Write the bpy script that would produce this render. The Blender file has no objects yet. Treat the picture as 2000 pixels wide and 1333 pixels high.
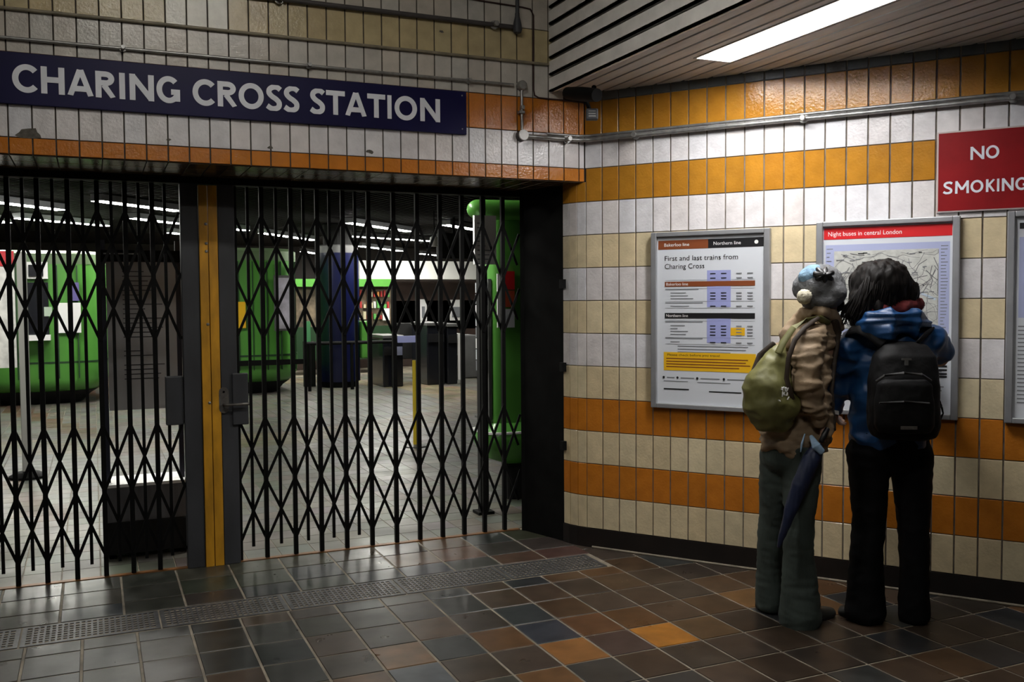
import bpy, bmesh, math, random
from mathutils import Vector, Matrix, noise
random.seed(11)
V = Vector
col = bpy.context.scene.collection
scn = bpy.context.scene

# ---------------------------------------------------------------- camera
F_PX, YAW, PITCH, ROLL, CH = 1841.08, 0.41729, 0.04518, -0.00711, 1.53534
cy, sy, cp, sp = math.cos(YAW), math.sin(YAW), math.cos(PITCH), math.sin(PITCH)
FW = V((sy*cp, cy*cp, -sp)); _r = V((cy, -sy, 0)); _u = _r.cross(FW)
RT = math.cos(ROLL)*_r + math.sin(ROLL)*_u
UP = -math.sin(ROLL)*_r + math.cos(ROLL)*_u
cd = bpy.data.cameras.new('camera'); cam = bpy.data.objects.new('camera', cd); col.objects.link(cam)
cd.sensor_width = 36; cd.lens = 36*F_PX/2000; cd.clip_start = .05; cd.clip_end = 200
m = Matrix.Identity(4)
for i in range(3):
    m[i][0] = RT[i]; m[i][1] = UP[i]; m[i][2] = -FW[i]
m[0][3], m[1][3], m[2][3] = 0, 0, CH
cam.matrix_world = m; scn.camera = cam

# ---------------------------------------------------------------- world, colour management
scn.view_settings.view_transform = 'Standard'; scn.view_settings.look = 'None'
scn.view_settings.gamma = 1; scn.view_settings.exposure = 1.7
try: scn.view_settings.use_curve_mapping = False
except Exception: pass
w = bpy.data.worlds.new('dim_air'); scn.world = w; w.use_nodes = True
w.node_tree.nodes['Background'].inputs[0].default_value = (.5, .55, .6, 1)
w.node_tree.nodes['Background'].inputs[1].default_value = .006
PANEL = 16.5        # light output of the fluorescent fixture on our side
UPPERPANEL = 11.5   # of the fixtures in the higher ceiling
HALL = 25          # of the tubes inside the ticket hall

# ---------------------------------------------------------------- surveyed planes
YA, YG, ZL = 5.08747, 5.67343, 2.2386      # lintel face, gate plane, underside of the lintel
BETA, XC = 0.93993, 2.74364                # notice wall: direction and corner
BD = V((math.cos(BETA), -math.sin(BETA), 0)); BN = V((math.sin(BETA), math.cos(BETA), 0)); BC = V((XC, YA, 0))
Z0, RH = 0.1184, 0.2                       # first tile joint, tile course height
ZC = 2.77                                  # slatted ceiling
O = V((0, 0, CH))
def ray(x, y): return FW + RT*((x-1000)/F_PX) - UP*((y-666.5)/F_PX)
def hit(x, y, n, d):
    v = ray(x, y); return O + v*((d - n.dot(O))/n.dot(v))
def onY(x, y, Y): return hit(x, y, V((0, 1, 0)), Y)
def onA(x, y): return onY(x, y, YA)
def onB(x, y, off=0): return hit(x, y, BN, BN.dot(BC)-off)
def sB(x, y):
    p = onB(x, y); return (p-BC).dot(BD), p.z
def Bp(s, z, off=0): return BC + BD*s - BN*off + V((0, 0, z))
FH = V((sy, cy, 0)).normalized()
def dep(x, y, D): return hit(x, y, FH, D)
def onZ(x, y, z): return hit(x, y, V((0, 0, 1)), z)

# ---------------------------------------------------------------- materials
def mat(name, c=(.5, .5, .5), rough=.5, metal=0, noise_amt=0, nscale=8, bump=0, bscale=60, attr=False, emit=0, coat=0, rvar=0, stretch=None, spec=.5, alpha=None):
    M = bpy.data.materials.new(name); M.use_nodes = True
    nt = M.node_tree; b = nt.nodes['Principled BSDF']; L = nt.links
    b.inputs['Base Color'].default_value = (*c, 1); b.inputs['Roughness'].default_value = rough
    b.inputs['Metallic'].default_value = metal; b.inputs['Specular IOR Level'].default_value = spec
    b.inputs['Coat Weight'].default_value = coat; b.inputs['Coat Roughness'].default_value = .08
    tc = nt.nodes.new('ShaderNodeTexCoord'); vec = tc.outputs['Object']
    if stretch:
        mp = nt.nodes.new('ShaderNodeMapping'); mp.inputs['Scale'].default_value = stretch
        L.new(vec, mp.inputs[0]); vec = mp.outputs[0]
    src = None
    if attr:
        a = nt.nodes.new('ShaderNodeAttribute'); a.attribute_name = 'Col'; src = a.outputs['Color']
    if noise_amt:
        n = nt.nodes.new('ShaderNodeTexNoise'); n.inputs['Scale'].default_value = nscale; n.inputs['Detail'].default_value = 6
        L.new(vec, n.inputs['Vector'])
        mr = nt.nodes.new('ShaderNodeMapRange'); mr.inputs['From Min'].default_value = .3; mr.inputs['From Max'].default_value = .7
        mr.inputs['To Min'].default_value = 1-noise_amt; mr.inputs['To Max'].default_value = 1+noise_amt*.6
        L.new(n.outputs['Fac'], mr.inputs['Value'])
        mx = nt.nodes.new('ShaderNodeMix'); mx.data_type = 'RGBA'; mx.blend_type = 'MULTIPLY'; mx.inputs['Factor'].default_value = 1
        if src: L.new(src, mx.inputs[6])
        else: mx.inputs[6].default_value = (*c, 1)
        cb = nt.nodes.new('ShaderNodeCombineColor')
        for k in range(3): L.new(mr.outputs[0], cb.inputs[k])
        L.new(cb.outputs[0], mx.inputs[7]); src = mx.outputs[2]
    if src: L.new(src, b.inputs['Base Color'])
    if rvar:
        n2 = nt.nodes.new('ShaderNodeTexNoise'); n2.inputs['Scale'].default_value = nscale*.7; n2.inputs['Detail'].default_value = 4
        L.new(vec, n2.inputs['Vector'])
        m2 = nt.nodes.new('ShaderNodeMapRange'); m2.inputs['To Min'].default_value = max(.02, rough-rvar); m2.inputs['To Max'].default_value = rough+rvar
        m2.inputs['From Min'].default_value = .3; m2.inputs['From Max'].default_value = .7
        L.new(n2.outputs['Fac'], m2.inputs['Value']); L.new(m2.outputs[0], b.inputs['Roughness'])
    if bump:
        n3 = nt.nodes.new('ShaderNodeTexNoise'); n3.inputs['Scale'].default_value = bscale; n3.inputs['Detail'].default_value = 5
        L.new(vec, n3.inputs['Vector'])
        bp = nt.nodes.new('ShaderNodeBump'); bp.inputs['Strength'].default_value = bump; bp.inputs['Distance'].default_value = .004
        L.new(n3.outputs['Fac'], bp.inputs['Height']); L.new(bp.outputs[0], b.inputs['Normal'])
    if emit:
        b.inputs['Emission Color'].default_value = (*c, 1); b.inputs['Emission Strength'].default_value = emit
    if alpha is not None: b.inputs['Alpha'].default_value = alpha
    return M
M = {}
M['tile'] = mat('glazed_tile', attr=True, rough=.2, noise_amt=.13, nscale=14, bump=.42, bscale=75, rvar=.05, spec=.45)
M['groutlight'] = mat('pale_grout', (.19, .165, .135), .9, noise_amt=.4, nscale=20)
M['grout'] = mat('dark_grout', (.06, .05, .042), .9, noise_amt=.4, nscale=20)
M['base'] = mat('skirting_tile', (.009, .006, .005), .5, noise_amt=.4, nscale=10)
M['chip'] = mat('bare_render', (.11, .1, .085), .95, noise_amt=.4, nscale=60, bump=.6)
M['quarry'] = mat('quarry_tile', attr=True, rough=.32, noise_amt=.35, nscale=9, bump=.1, bscale=9, rvar=.05, spec=.38)
M['fgrout'] = mat('floor_grout', (.24, .205, .155), .7, noise_amt=.45, nscale=7)
M['hallfloor'] = mat('hall_floor_tile', attr=True, spec=.35, rough=.4, noise_amt=.25, nscale=3, bump=.15, bscale=30, rvar=.1)
M['slat'] = mat('painted_slat', (.58, .57, .54), .5, noise_amt=.16, nscale=5, stretch=(6, .6, 6))
M['slatwhite'] = mat('pale_slat', (.8, .78, .75), .5, noise_amt=.15, nscale=6)
M['black'] = mat('black_paint', (.004, .004, .004), .65, noise_amt=.5, nscale=12, spec=.15)
M['void'] = mat('flat_black', (.004, .004, .004), .9)  # flat black of plinths, posts and the voids behind slats and grate
M['hallceil'] = mat('hall_baffle', (.009, .008, .007), .6, spec=.2)
M['hallwall'] = mat('hall_wall', (.035, .03, .028), .7, noise_amt=.4, nscale=1.5)
M['signblue'] = mat('enamel_blue', (.004, .003, .045), .45, noise_amt=.2, nscale=3, spec=.2)
M['letter'] = mat('letter_white', (.74, .76, .82), .5, noise_amt=.1)
M['signred'] = mat('enamel_red', (.25, .003, .006), .5, spec=.25, noise_amt=.2, nscale=5)
M['signedge'] = mat('sign_edge', (.5, .42, .4), .5)
M['alu'] = mat('brushed_aluminium', (.38, .39, .41), .42, metal=.55, noise_amt=.12, nscale=9)
M['pipe'] = mat('galvanised_pipe', (.34, .34, .33), .38, metal=.7, noise_amt=.3, nscale=25)
M['pipedark'] = mat('painted_conduit', (.05, .045, .045), .5, noise_amt=.3)
M['pipetan'] = mat('tan_conduit', (.23, .2, .14), .45, noise_amt=.35, nscale=12)
M['cable'] = mat('brown_cable', (.03, .008, .008), .5)
M['gate'] = mat('gate_black', (.0035, .0035, .0035), .6, noise_amt=.5, nscale=20, spec=.15)
M['stile'] = mat('gate_stile_grey', (.045, .048, .055), .55, noise_amt=.35, nscale=6, stretch=(1, 1, .4))
M['yellow'] = mat('worn_yellow', (.62, .3, .015), .5, noise_amt=.35, nscale=14, stretch=(1, 1, .35))
M['plate'] = mat('lock_steel', (.14, .13, .12), .5, metal=.5, noise_amt=.4, nscale=30)
M['paper'] = mat('poster_paper', (.64, .67, .72), .35, coat=.3)
M['ink'] = mat('ink_black', (.012, .012, .014), .4)
M['inkgrey'] = mat('ink_grey', (.2, .21, .23), .5)
M['brown'] = mat('line_brown', (.22, .06, .02), .4)
M['lilac'] = mat('lilac_column', (.33, .36, .66), .4)
M['amber'] = mat('amber_notice', (.8, .46, .015), .4)
M['red'] = mat('header_red', (.62, .015, .02), .4)
M['white'] = mat('print_white', (.82, .82, .82), .4)
M['glass'] = mat('panel_diffuser', (1, .98, .96), .4, emit=PANEL)
M['uplight'] = mat('upper_diffuser', (1, .96, .88), .4, emit=UPPERPANEL)
M['tube'] = mat('hall_tube', (1, .98, .9), .4, emit=HALL)
M['green'] = mat('kiosk_green', (.085, .29, .045), .35, noise_amt=.12, nscale=2, coat=.2)
M['greendark'] = mat('kiosk_skirt', (.012, .045, .014), .5)
M['bluecol'] = mat('column_blue', (.002, .004, .035), .3, noise_amt=.3, nscale=2)
M['steel'] = mat('grey_steel', (.13, .13, .13), .45, metal=.3, noise_amt=.2, nscale=5)
M['board'] = mat('grey_board', (.42, .42, .43), .5, noise_amt=.15, nscale=3)
M['bulk'] = mat('bulkhead_white', (.9, .9, .86), .5, noise_amt=.1, nscale=1)
M['screen'] = mat('screen_dark', (.01, .011, .015), .2)
M['grate'] = mat('drain_iron', (.11, .11, .115), .4, metal=.5, noise_amt=.4, nscale=20)
M['hyellow'] = mat('post_yellow', (.68, .5, .03), .4)

# ---------------------------------------------------------------- mesh helpers
class MB:
    def __init__(s): s.v = []; s.f = []; s.m = []; s.c = []; s.mats = []; s.cur = 0; s.color = (1, 1, 1)
    def mt(s, k):
        mm = M[k] if isinstance(k, str) else k
        if mm not in s.mats: s.mats.append(mm)
        s.cur = s.mats.index(mm); return s
    def face(s, pts):
        n = len(s.v); s.v += [tuple(p) for p in pts]; s.f.append(tuple(range(n, n+len(pts)))); s.m.append(s.cur); s.c.append(s.color)
    def raw(s, vs, fs):
        n = len(s.v); s.v += [tuple(p) for p in vs]
        for f in fs: s.f.append(tuple(i+n for i in f)); s.m.append(s.cur); s.c.append(s.color)
    def boxf(s, o, a, b, c):     # corner o and three edge vectors
        o, a, b, c = V(o), V(a), V(b), V(c)
        p = [o, o+a, o+a+b, o+b, o+c, o+a+c, o+a+b+c, o+b+c]
        fs = [(0, 3, 2, 1), (4, 5, 6, 7), (0, 1, 5, 4), (1, 2, 6, 5), (2, 3, 7, 6), (3, 0, 4, 7)]
        if a.cross(b).dot(c) < 0: fs = [tuple(reversed(f)) for f in fs]
        s.raw(p, fs)
    def box(s, x0, x1, y0, y1, z0, z1): s.boxf((x0, y0, z0), (x1-x0, 0, 0), (0, y1-y0, 0), (0, 0, z1-z0))
    def frustum(s, o, a, b, n, h, bev):   # tile: base rectangle o,a,b, raised along n by h with bevelled top
        o, a, b, n = V(o), V(a), V(b), V(n)
        ua, ub = a.normalized()*bev, b.normalized()*bev
        p = [o, o+a, o+a+b, o+b]; h2 = h
        q = [o+ua+ub+n*h, o+a-ua+ub+n*h2, o+a+b-ua-ub+n*h2, o+b+ua-ub+n*h]
        e = [x+n*(h-bev) for x in p]
        fs = [(8, 9, 10, 11)]
        for i in range(4):
            j = (i+1) % 4; fs += [(i, j, 4+j, 4+i), (4+i, 4+j, 8+j, 8+i)]
        if a.cross(b).dot(n) < 0: fs = [tuple(reversed(f)) for f in fs]
        s.raw(p+e+q, fs)
    def tube(s, pts, r, seg=10, cap=True):
        pts = [V(p) for p in pts]; rs = r if isinstance(r, (list, tuple)) else [r]*len(pts)
        rings = []; ref = None
        for i, p in enumerate(pts):
            d = (pts[min(i+1, len(pts)-1)]-pts[max(i-1, 0)]).normalized()
            if ref is None:
                ref = d.orthogonal().normalized()
            ref = (ref - d*ref.dot(d)).normalized(); bi = d.cross(ref)
            rings.append([p+(ref*math.cos(2*math.pi*k/seg)+bi*math.sin(2*math.pi*k/seg))*rs[i] for k in range(seg)])
        vs = [v for rg in rings for v in rg]; fs = []
        for i in range(len(rings)-1):
            for k in range(seg):
                a, b = i*seg+k, i*seg+(k+1) % seg; fs.append((a, b, b+seg, a+seg))
        if cap: fs += [tuple(reversed(range(seg))), tuple(range((len(rings)-1)*seg, len(rings)*seg))]
        s.raw(vs, fs)
    def loft(s, rings, cap=True):    # rings of equal point count
        seg = len(rings[0]); vs = [v for rg in rings for v in rg]; fs = []
        for i in range(len(rings)-1):
            for k in range(seg):
                a, b = i*seg+k, i*seg+(k+1) % seg; fs.append((a, b, b+seg, a+seg))
        if cap: fs += [tuple(reversed(range(seg))), tuple(range((len(rings)-1)*seg, len(rings)*seg))]
        s.raw(vs, fs)
    def lathe(s, base, prof, seg=24, axis=V((0, 0, 1))):
        base = V(base); axis = axis.normalized(); x = axis.orthogonal().normalized(); y = axis.cross(x)
        s.loft([[base+axis*h+(x*math.cos(2*math.pi*k/seg)+y*math.sin(2*math.pi*k/seg))*max(r, 1e-4) for k in range(seg)] for r, h in prof])
    def ell(s, c, rx, ry, rz, R=None, seg=20, rings=12):
        c = V(c); rr = []
        for i in range(1, rings):
            t = math.pi*i/rings; rr.append([V((rx*math.sin(t)*math.cos(2*math.pi*k/seg), ry*math.sin(t)*math.sin(2*math.pi*k/seg), -rz*math.cos(t))) for k in range(seg)])
        top, bot = V((0, 0, rz)), V((0, 0, -rz))
        vs = [v for rg in rr for v in rg]+[bot, top]
        if R: vs = [R@v for v in vs]
        vs = [c+v for v in vs]; n = len(vs); fs = []
        for i in range(len(rr)-1):
            for k in range(seg):
                a, b = i*seg+k, i*seg+(k+1) % seg; fs.append((a, b, b+seg, a+seg))
        for k in range(seg):
            fs.append((n-2, (k+1) % seg, k)); o = (len(rr)-1)*seg; fs.append((n-1, o+k, o+(k+1) % seg))
        s.raw(vs, fs)
    def build(s, name, m=None, parent=None, smooth=False, bevel=0, auto=True):
        me = bpy.data.meshes.new(name); me.from_pydata(s.v, [], s.f)
        if m is not None: me.materials.append(M[m] if isinstance(m, str) else m)
        else:
            for x in s.mats: me.materials.append(x)
            me.polygons.foreach_set('material_index', s.m)
        if any(c != (1, 1, 1) for c in s.c):
            at = me.color_attributes.new('Col', 'FLOAT_COLOR', 'CORNER'); buf = []
            for f, c in zip(s.f, s.c): buf += [*c, 1]*len(f)
            at.data.foreach_set('color', buf)
        if smooth:
            me.polygons.foreach_set('use_smooth', [True]*len(me.polygons))
            if smooth != 2:
                bm = bmesh.new(); bm.from_mesh(me)
                for e in bm.edges:
                    if len(e.link_faces) == 2 and e.calc_face_angle(0) > .7: e.smooth = False
                bm.to_mesh(me); bm.free()
        me.update()
        o = bpy.data.objects.new(name, me); col.objects.link(o)
        if bevel:
            bv = o.modifiers.new('bevel', 'BEVEL'); bv.width = bevel; bv.segments = 2; bv.limit_method = 'ANGLE'
        if parent is not None: attach(o, parent)
        return o
def attach(o, p):
    o.parent = p; o.matrix_parent_inverse = Matrix.Translation(-V(p.location)) if not p.rotation_euler.z else (Matrix.Translation(p.location)@Matrix.Rotation(p.rotation_euler.z, 4, 'Z')).inverted()
def thing(name, label, cat, loc=(0, 0, 0), group=None):
    o = bpy.data.objects.new(name, None); col.objects.link(o); o.location = loc; o.empty_display_size = .1
    o['label'] = label; o['category'] = cat
    if group: o['group'] = group
    return o
def tag(o, label, cat, group=None):
    o['label'] = label; o['category'] = cat
    if group: o['group'] = group
    return o
def struct(o): o['kind'] = 'structure'; return o

def fontmesh(txt, size, org, ex, ey, out, mb, width=None, align='LEFT'):
    """adds flat lettering to mesh builder mb: org = baseline start, ex/ey unit axes, out = raised direction*height"""
    cu = bpy.data.curves.new('t', 'FONT'); cu.body = txt; cu.size = 1; cu.align_x = align; cu.resolution_u = 3
    ob = bpy.data.objects.new('t', cu); col.objects.link(ob)
    dg = bpy.context.evaluated_depsgraph_get(); dg.update(); me = bpy.data.meshes.new_from_object(ob.evaluated_get(dg))
    xs = [v.co.x for v in me.vertices] or [0]
    sx = size
    if width: sx = width/(max(xs)-min(xs))
    x0 = min(xs) if width else 0
    vs = [V(org)+V(ex)*((v.co.x-x0)*sx)+V(ey)*(v.co.y*size)+V(out) for v in me.vertices]
    mb.raw(vs, [tuple(p.vertices) for p in me.polygons])
    bpy.data.objects.remove(ob); bpy.data.curves.remove(cu); bpy.data.meshes.remove(me)

def arc(cx, cy, rx, ry, a0, a1, n=22):
    return [(cx+rx*math.cos(math.radians(a0+(a1-a0)*i/n)), cy+ry*math.sin(math.radians(a0+(a1-a0)*i/n))) for i in range(n+1)]
def smoothpts(P, n=6):
    out = []
    for i in range(len(P)-1):
        a, b, c, d = P[max(i-1, 0)], P[i], P[i+1], P[min(i+2, len(P)-1)]
        for k in range(n):
            t = k/n
            out.append(tuple(.5*((2*b[j])+(c[j]-a[j])*t+(2*a[j]-5*b[j]+4*c[j]-d[j])*t*t+(3*b[j]-a[j]-3*c[j]+d[j])*t**3) for j in (0, 1)))
    return out+[P[-1]]
def glyph(ch, W, H, t):
    """strokes (polylines) of a humanist capital filling W x H with stroke t"""
    h = t/2; s = []
    if ch == 'I': s = [[(W/2, 0), (W/2, H)]]
    if ch == 'H': s = [[(h, 0), (h, H)], [(W-h, 0), (W-h, H)], [(0, H*.52), (W, H*.52)]]
    if ch == 'A': s = [[(h*.9, 0), (W/2-h*.1, H)], [(W-h*.9, 0), (W/2+h*.1, H)], [(W*.2, H*.27), (W*.8, H*.27)]]
    if ch == 'N': s = [[(h, 0), (h, H)], [(W-h, 0), (W-h, H)], [(h, H-h*.6), (W-h, h*.6)]]
    if ch == 'M': s = [[(h, 0), (h*1.2, H)], [(W-h, 0), (W-h*1.2, H)], [(h, H-h*.6), (W/2, H*.3)], [(W-h, H-h*.6), (W/2, H*.3)]]
    if ch == 'K': s = [[(h, 0), (h, H)], [(h, H*.42), (W-h, H)], [(W*.32, H*.55), (W-h, 0)]]
    if ch == 'T': s = [[(W/2, 0), (W/2, H)], [(0, H-h), (W, H-h)]]
    if ch == 'O': s = [arc(W/2, H/2, W/2-h, H/2-h, 0, 360, 40)]
    if ch == 'C': s = [arc(W*.56, H/2, W*.56-h, H/2-h, 42, 318, 34)]
    if ch == 'G': s = [arc(W*.52, H/2, W*.52-h, H/2-h, 45, 325, 34), [(W-h, H*.08), (W-h, H*.5)], [(W*.62, H*.5-h*.8), (W, H*.5-h*.8)]]
    if ch == 'R': s = [[(h, 0), (h, H)], [(h, H-h), (W*.5, H-h)]+arc(W*.52, H*.73, W*.4-h*.9, H*.27-h, 90, -90, 14)+[(h, H*.46+h)], [(W*.42, H*.48), (W-h, 0)]]
    if ch == 'S': s = [smoothpts([(x*W, y*H) for x, y in [(.9, .83), (.7, .915), (.46, .915), (.24, .83), (.2, .69), (.37, .56), (.62, .46), (.81, .33), (.78, .16), (.56, .085), (.32, .09), (.07, .19)]])]
    return s
def put_glyph(mb, ch, org, ex, ez, out, W, H, t, th=.004):
    """raised letter: out = outward normal"""
    org, ex, ez, out = V(org), V(ex), V(ez), V(out)
    for gi, P in enumerate(glyph(ch, W, H, t)):
        th_ = th+gi*.0004; n = len(P); Ls = []; Rs = []
        for i in range(n):
            a = P[max(i-1, 0)]; b = P[min(i+1, n-1)]
            if n > 30 and P[0] == P[-1] or (n > 30 and math.dist(P[0], P[-1]) < 1e-6):
                a = P[i-1] if i else P[-2]; b = P[i+1] if i < n-1 else P[1]
            dx, dy = b[0]-a[0], b[1]-a[1]; l = math.hypot(dx, dy) or 1
            nx, ny = -dy/l*t/2, dx/l*t/2
            def cl(x, y): return (min(max(x, 0), W), min(max(y, 0), H))
            Ls.append(cl(P[i][0]+nx, P[i][1]+ny)); Rs.append(cl(P[i][0]-nx, P[i][1]-ny))
        to = lambda q, o: org+ex*q[0]+ez*q[1]+out*o
        rings = [[to(Rs[i], 0), to(Ls[i], 0), to(Ls[i], th_), to(Rs[i], th_)] for i in range(n)]
        mb.loft(rings)
# ================================================================ SETTING
ROW = {0: 'cream', 1: 'orange', 2: 'cream', 3: 'orange', 4: 'cream', 5: 'white', 6: 'cream', 7: 'white', 8: 'cream', 9: 'white', 10: 'amber', 11: 'white', 12: 'amber', 13: 'white', 14: 'gold', 15: 'grey', 16: 'gold', 17: 'grey', 18: 'gold', 19: 'grey'}
TC = {'cream': (.66, .555, .36), 'orange': (.50, .17, .018), 'amber': (.42, .185, .019), 'white': (.68, .66, .67), 'gold': (.47, .385, .215), 'grey': (.50, .47, .42), 'slate': (.12, .135, .14)}
def tc(kind, var=.07):
    c = TC[kind]; k = 1+random.uniform(-var, var); g = random.uniform(-.03, .03)
    return (c[0]*k, c[1]*k*(1+g), c[2]*k*(1+g*2))
TH = .007
def jitter_n(n, a=.006):
    return (V(n)+V((random.uniform(-a, a), random.uniform(-a, a), random.uniform(-a, a)))).normalized()

# wall over the gates (lintel)
AW, A0 = .10189, -.34896
wa = MB(); wa.mt('grout'); wa.box(-3.2, XC+.35, YA+TH, 5.95, ZL, 3.9)
wa.mt('tile')
for n in range(-27, 31):
    x0 = A0+AW*n
    for k in range(10, 19):
        z0 = max(Z0+RH*k, ZL); z1 = Z0+RH*(k+1)
        xe = min(x0+AW, XC+.002)
        if x0 > XC-.01: continue
        if x0 >= 2.51 and z0 >= 2.7: continue
        kind = ROW[k]
        if k == 13: kind = 'grey'
        if k in (10, 12): kind = 'orange'
        wa.color = tc(kind, .05)
        if k == 14 and n in (7, 8, 9): wa.color = (.62, .6, .52)
        g = .0022; gx = .0034
        wa.frustum((x0+gx, YA+TH, z0+g), (xe-x0-2*gx, 0, 0), (0, 0, z1-z0-2*g), jitter_n((0, -1, 0)), TH, .0015)
# tiled soffit of the lintel
for n in range(-27, 31):
    x0 = A0+AW*n
    for j in range(3):
        y0 = YA+.01+.2*j
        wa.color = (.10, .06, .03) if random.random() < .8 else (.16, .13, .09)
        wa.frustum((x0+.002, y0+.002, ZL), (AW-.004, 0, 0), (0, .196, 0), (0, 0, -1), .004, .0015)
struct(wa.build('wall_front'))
# chips in the lintel glaze
chip = MB()
for px, py, sc in [(58, 262, 1.5), (330, 273, .35), (528, 288, .42), (723, 297, .55), (862, 62, .4)]:
    c = onA(px, py); c.y = YA-.0008; n = 11; pts = []
    for i in range(n):
        a = 2*math.pi*i/n; r = .026*sc*random.uniform(.6, 1.2)
        pts.append((c.x+r*1.5*math.cos(a), c.y, max(c.z+r*.75*math.sin(a), Z0+RH*11-.002 if py > 200 else 0)))
    chip.face(pts); 
oc = chip.build('trim_7', 'chip'); struct(oc)

# notice wall on the right, with its rounded end beside the gate
BW, B0 = .10825, .00823
wb = MB(); wb.mt('groutlight')
SEND = 4.6
a = Bp(0, 0, -TH); 
wb.boxf(Bp(B0-.0, Z0, -TH), BD*(SEND), BN*.25, V((0, 0, ZC+.25-Z0)))
wb.mt('tile')
for n in range(0, 42):
    s0 = B0+BW*n
    for k in range(0, 14):
        z0 = Z0+RH*k; z1 = min(Z0+RH*(k+1), ZC+.02)
        kind = ROW[k] if k < 13 else 'slate'
        wb.color = tc(kind, .05)
        g = .0024
        gx = .004; e0 = .007 if (n == 0 and k >= 11) else 0
        wb.frustum(Bp(s0+gx-e0, z0+g, -TH), BD*(BW-2*gx+e0), V((0, 0, z1-z0-2*g)), jitter_n(-BN), TH, .0015)
# rounded end: arc turning from the wall direction towards the hall
angs = [0, .17, .34, .5]; p = Bp(B0, 0); d0 = -BD; pts = [p.copy()]
for i in range(3):
    an = (angs[i]+angs[i+1])/2; d = Matrix.Rotation(-an, 3, 'Z')@d0
    p = p+d*.063; pts.append(p.copy())
for i in range(3):
    e = pts[i+1]-pts[i]; nn = V((e.y, -e.x, 0)).normalized()
    if nn.dot(BN) > 0: nn = -nn
    wb.mt('groutlight'); wb.boxf(pts[i]-nn*TH+V((0, 0, Z0)), e, -nn*.12, V((0, 0, ZL-Z0)))
    wb.mt('tile')
    for k in range(0, 11):
        z0 = Z0+RH*k; z1 = min(Z0+RH*(k+1), ZL)
        wb.color = tc(ROW[k], .05)
        u = e.normalized()
        wb.frustum(pts[i]-nn*TH+u*.002+V((0, 0, z0+.002)), e-u*.004, V((0, 0, z1-z0-.004)), nn, TH, .0015)
struct(wb.build('wall_right'))
PEND = pts[-1]
# dark skirting
sk = MB(); sk.boxf(Bp(B0, 0, .006), BD*SEND, BN*.2, V((0, 0, Z0-.002)))
for i in range(3):
    e = pts[i+1]-pts[i]; nn = V((e.y, -e.x, 0)).normalized()
    if nn.dot(BN) > 0: nn = -nn
    sk.boxf(pts[i]+nn*.006, e, -nn*.12, V((0, 0, Z0-.002)))
struct(sk.build('baseboard_right', 'base'))
cove = MB(); cove.tube([Bp(.05, .006, .012), Bp(SEND, .006, .012)], .007, 8)
struct(cove.build('trim_1', 'fgrout'))
# black steel reveal between wall end and gate
rv = MB(); X0 = 2.553
foot = [(PEND.x+.004, PEND.y-.004), (X0+.02, 5.60), (X0, 5.62), (X0+.13, 5.78), (X0+.5, 5.78), (X0+.5, PEND.y+.05), (PEND.x+.09, PEND.y)]
rv.loft([[V((x, y, 0.0)) for x, y in foot], [V((x, y, ZL)) for x, y in foot]])
struct(rv.build('trim_2', 'black'))
hb = MB()
for yy in (555, 716, 868):
    q = dep(1099, yy, 5.93); hb.boxf(V((PEND.x-.022, PEND.y-.03, q.z-.028)), (.035, 0, 0), (0, .04, 0), (0, 0, .056))
struct(hb.build('trim_3', 'black'))

# fascia of pale slats where the ceiling steps up, and the slatted ceiling
XF = 2.507
fa = MB(); fa.mt('slatwhite')
for i in range(10):
    z0 = ZC-.008+.0985*i
    fa.boxf((XF, -1.5, z0), (.018, 0, 0), (0, YA+1.5-.003, 0), (0, 0, .078))
    fa.boxf((XF, -1.5, z0), (.035, 0, 0), (0, YA+1.5-.003, 0), (0, 0, .01))
fa.mt('void'); fa.box(XF+.05, XF+.07, -1.5, YA-.003, ZC+.02, 3.8)
struct(fa.build('trim_4'))
ce = MB(); ce.mt('slat')
LX0, LX1, LY0, LY1 = 2.875, 3.085, 2.98, 4.11
i = 0; x = XF+.02
while x < 6.5:
    x1 = x+.082
    for (ya, yb) in ([(-3, YA)] if (x1 < LX0-.012 or x > LX1+.012) else [(-3, LY0-.012), (LY1+.012, YA)]):
        xa, xb = x, x1
        ce.boxf((xa, ya, ZC), (xb-xa, 0, 0), (0, min(yb, YA-.003)-ya, 0), (0, 0, .012))
    if x < LX0 < x1: ce.boxf((x, LY0-.012, ZC), (max(LX0-.012-x, .001), 0, 0), (0, LY1-LY0+.024, 0), (0, 0, .012))
    if x < LX1 < x1: ce.boxf((LX1+.012, LY0-.012, ZC), (max(x1-LX1-.012, .001), 0, 0), (0, LY1-LY0+.024, 0), (0, 0, .012))
    x += .0985
ce.mt('void'); ce.box(XF+.07, 6.6, -3, 5.4, ZC+.1, ZC+.13)
struct(ce.build('ceiling'))
uc = MB(); uc.box(-3.2, XF+.07, -3, YA, 3.8, 3.85); struct(uc.build('trim_5', 'slatwhite'))
# enclosing walls out of view
bw = MB(); bw.box(-3.3, 7.2, -3.1, -3, 0, 3.9); struct(bw.build('wall_back', 'hallwall'))
lw = MB(); lw.box(-3.3, -3.2, -3.1, 6, 0, 3.9); struct(lw.build('wall_left', 'hallwall'))

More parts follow.
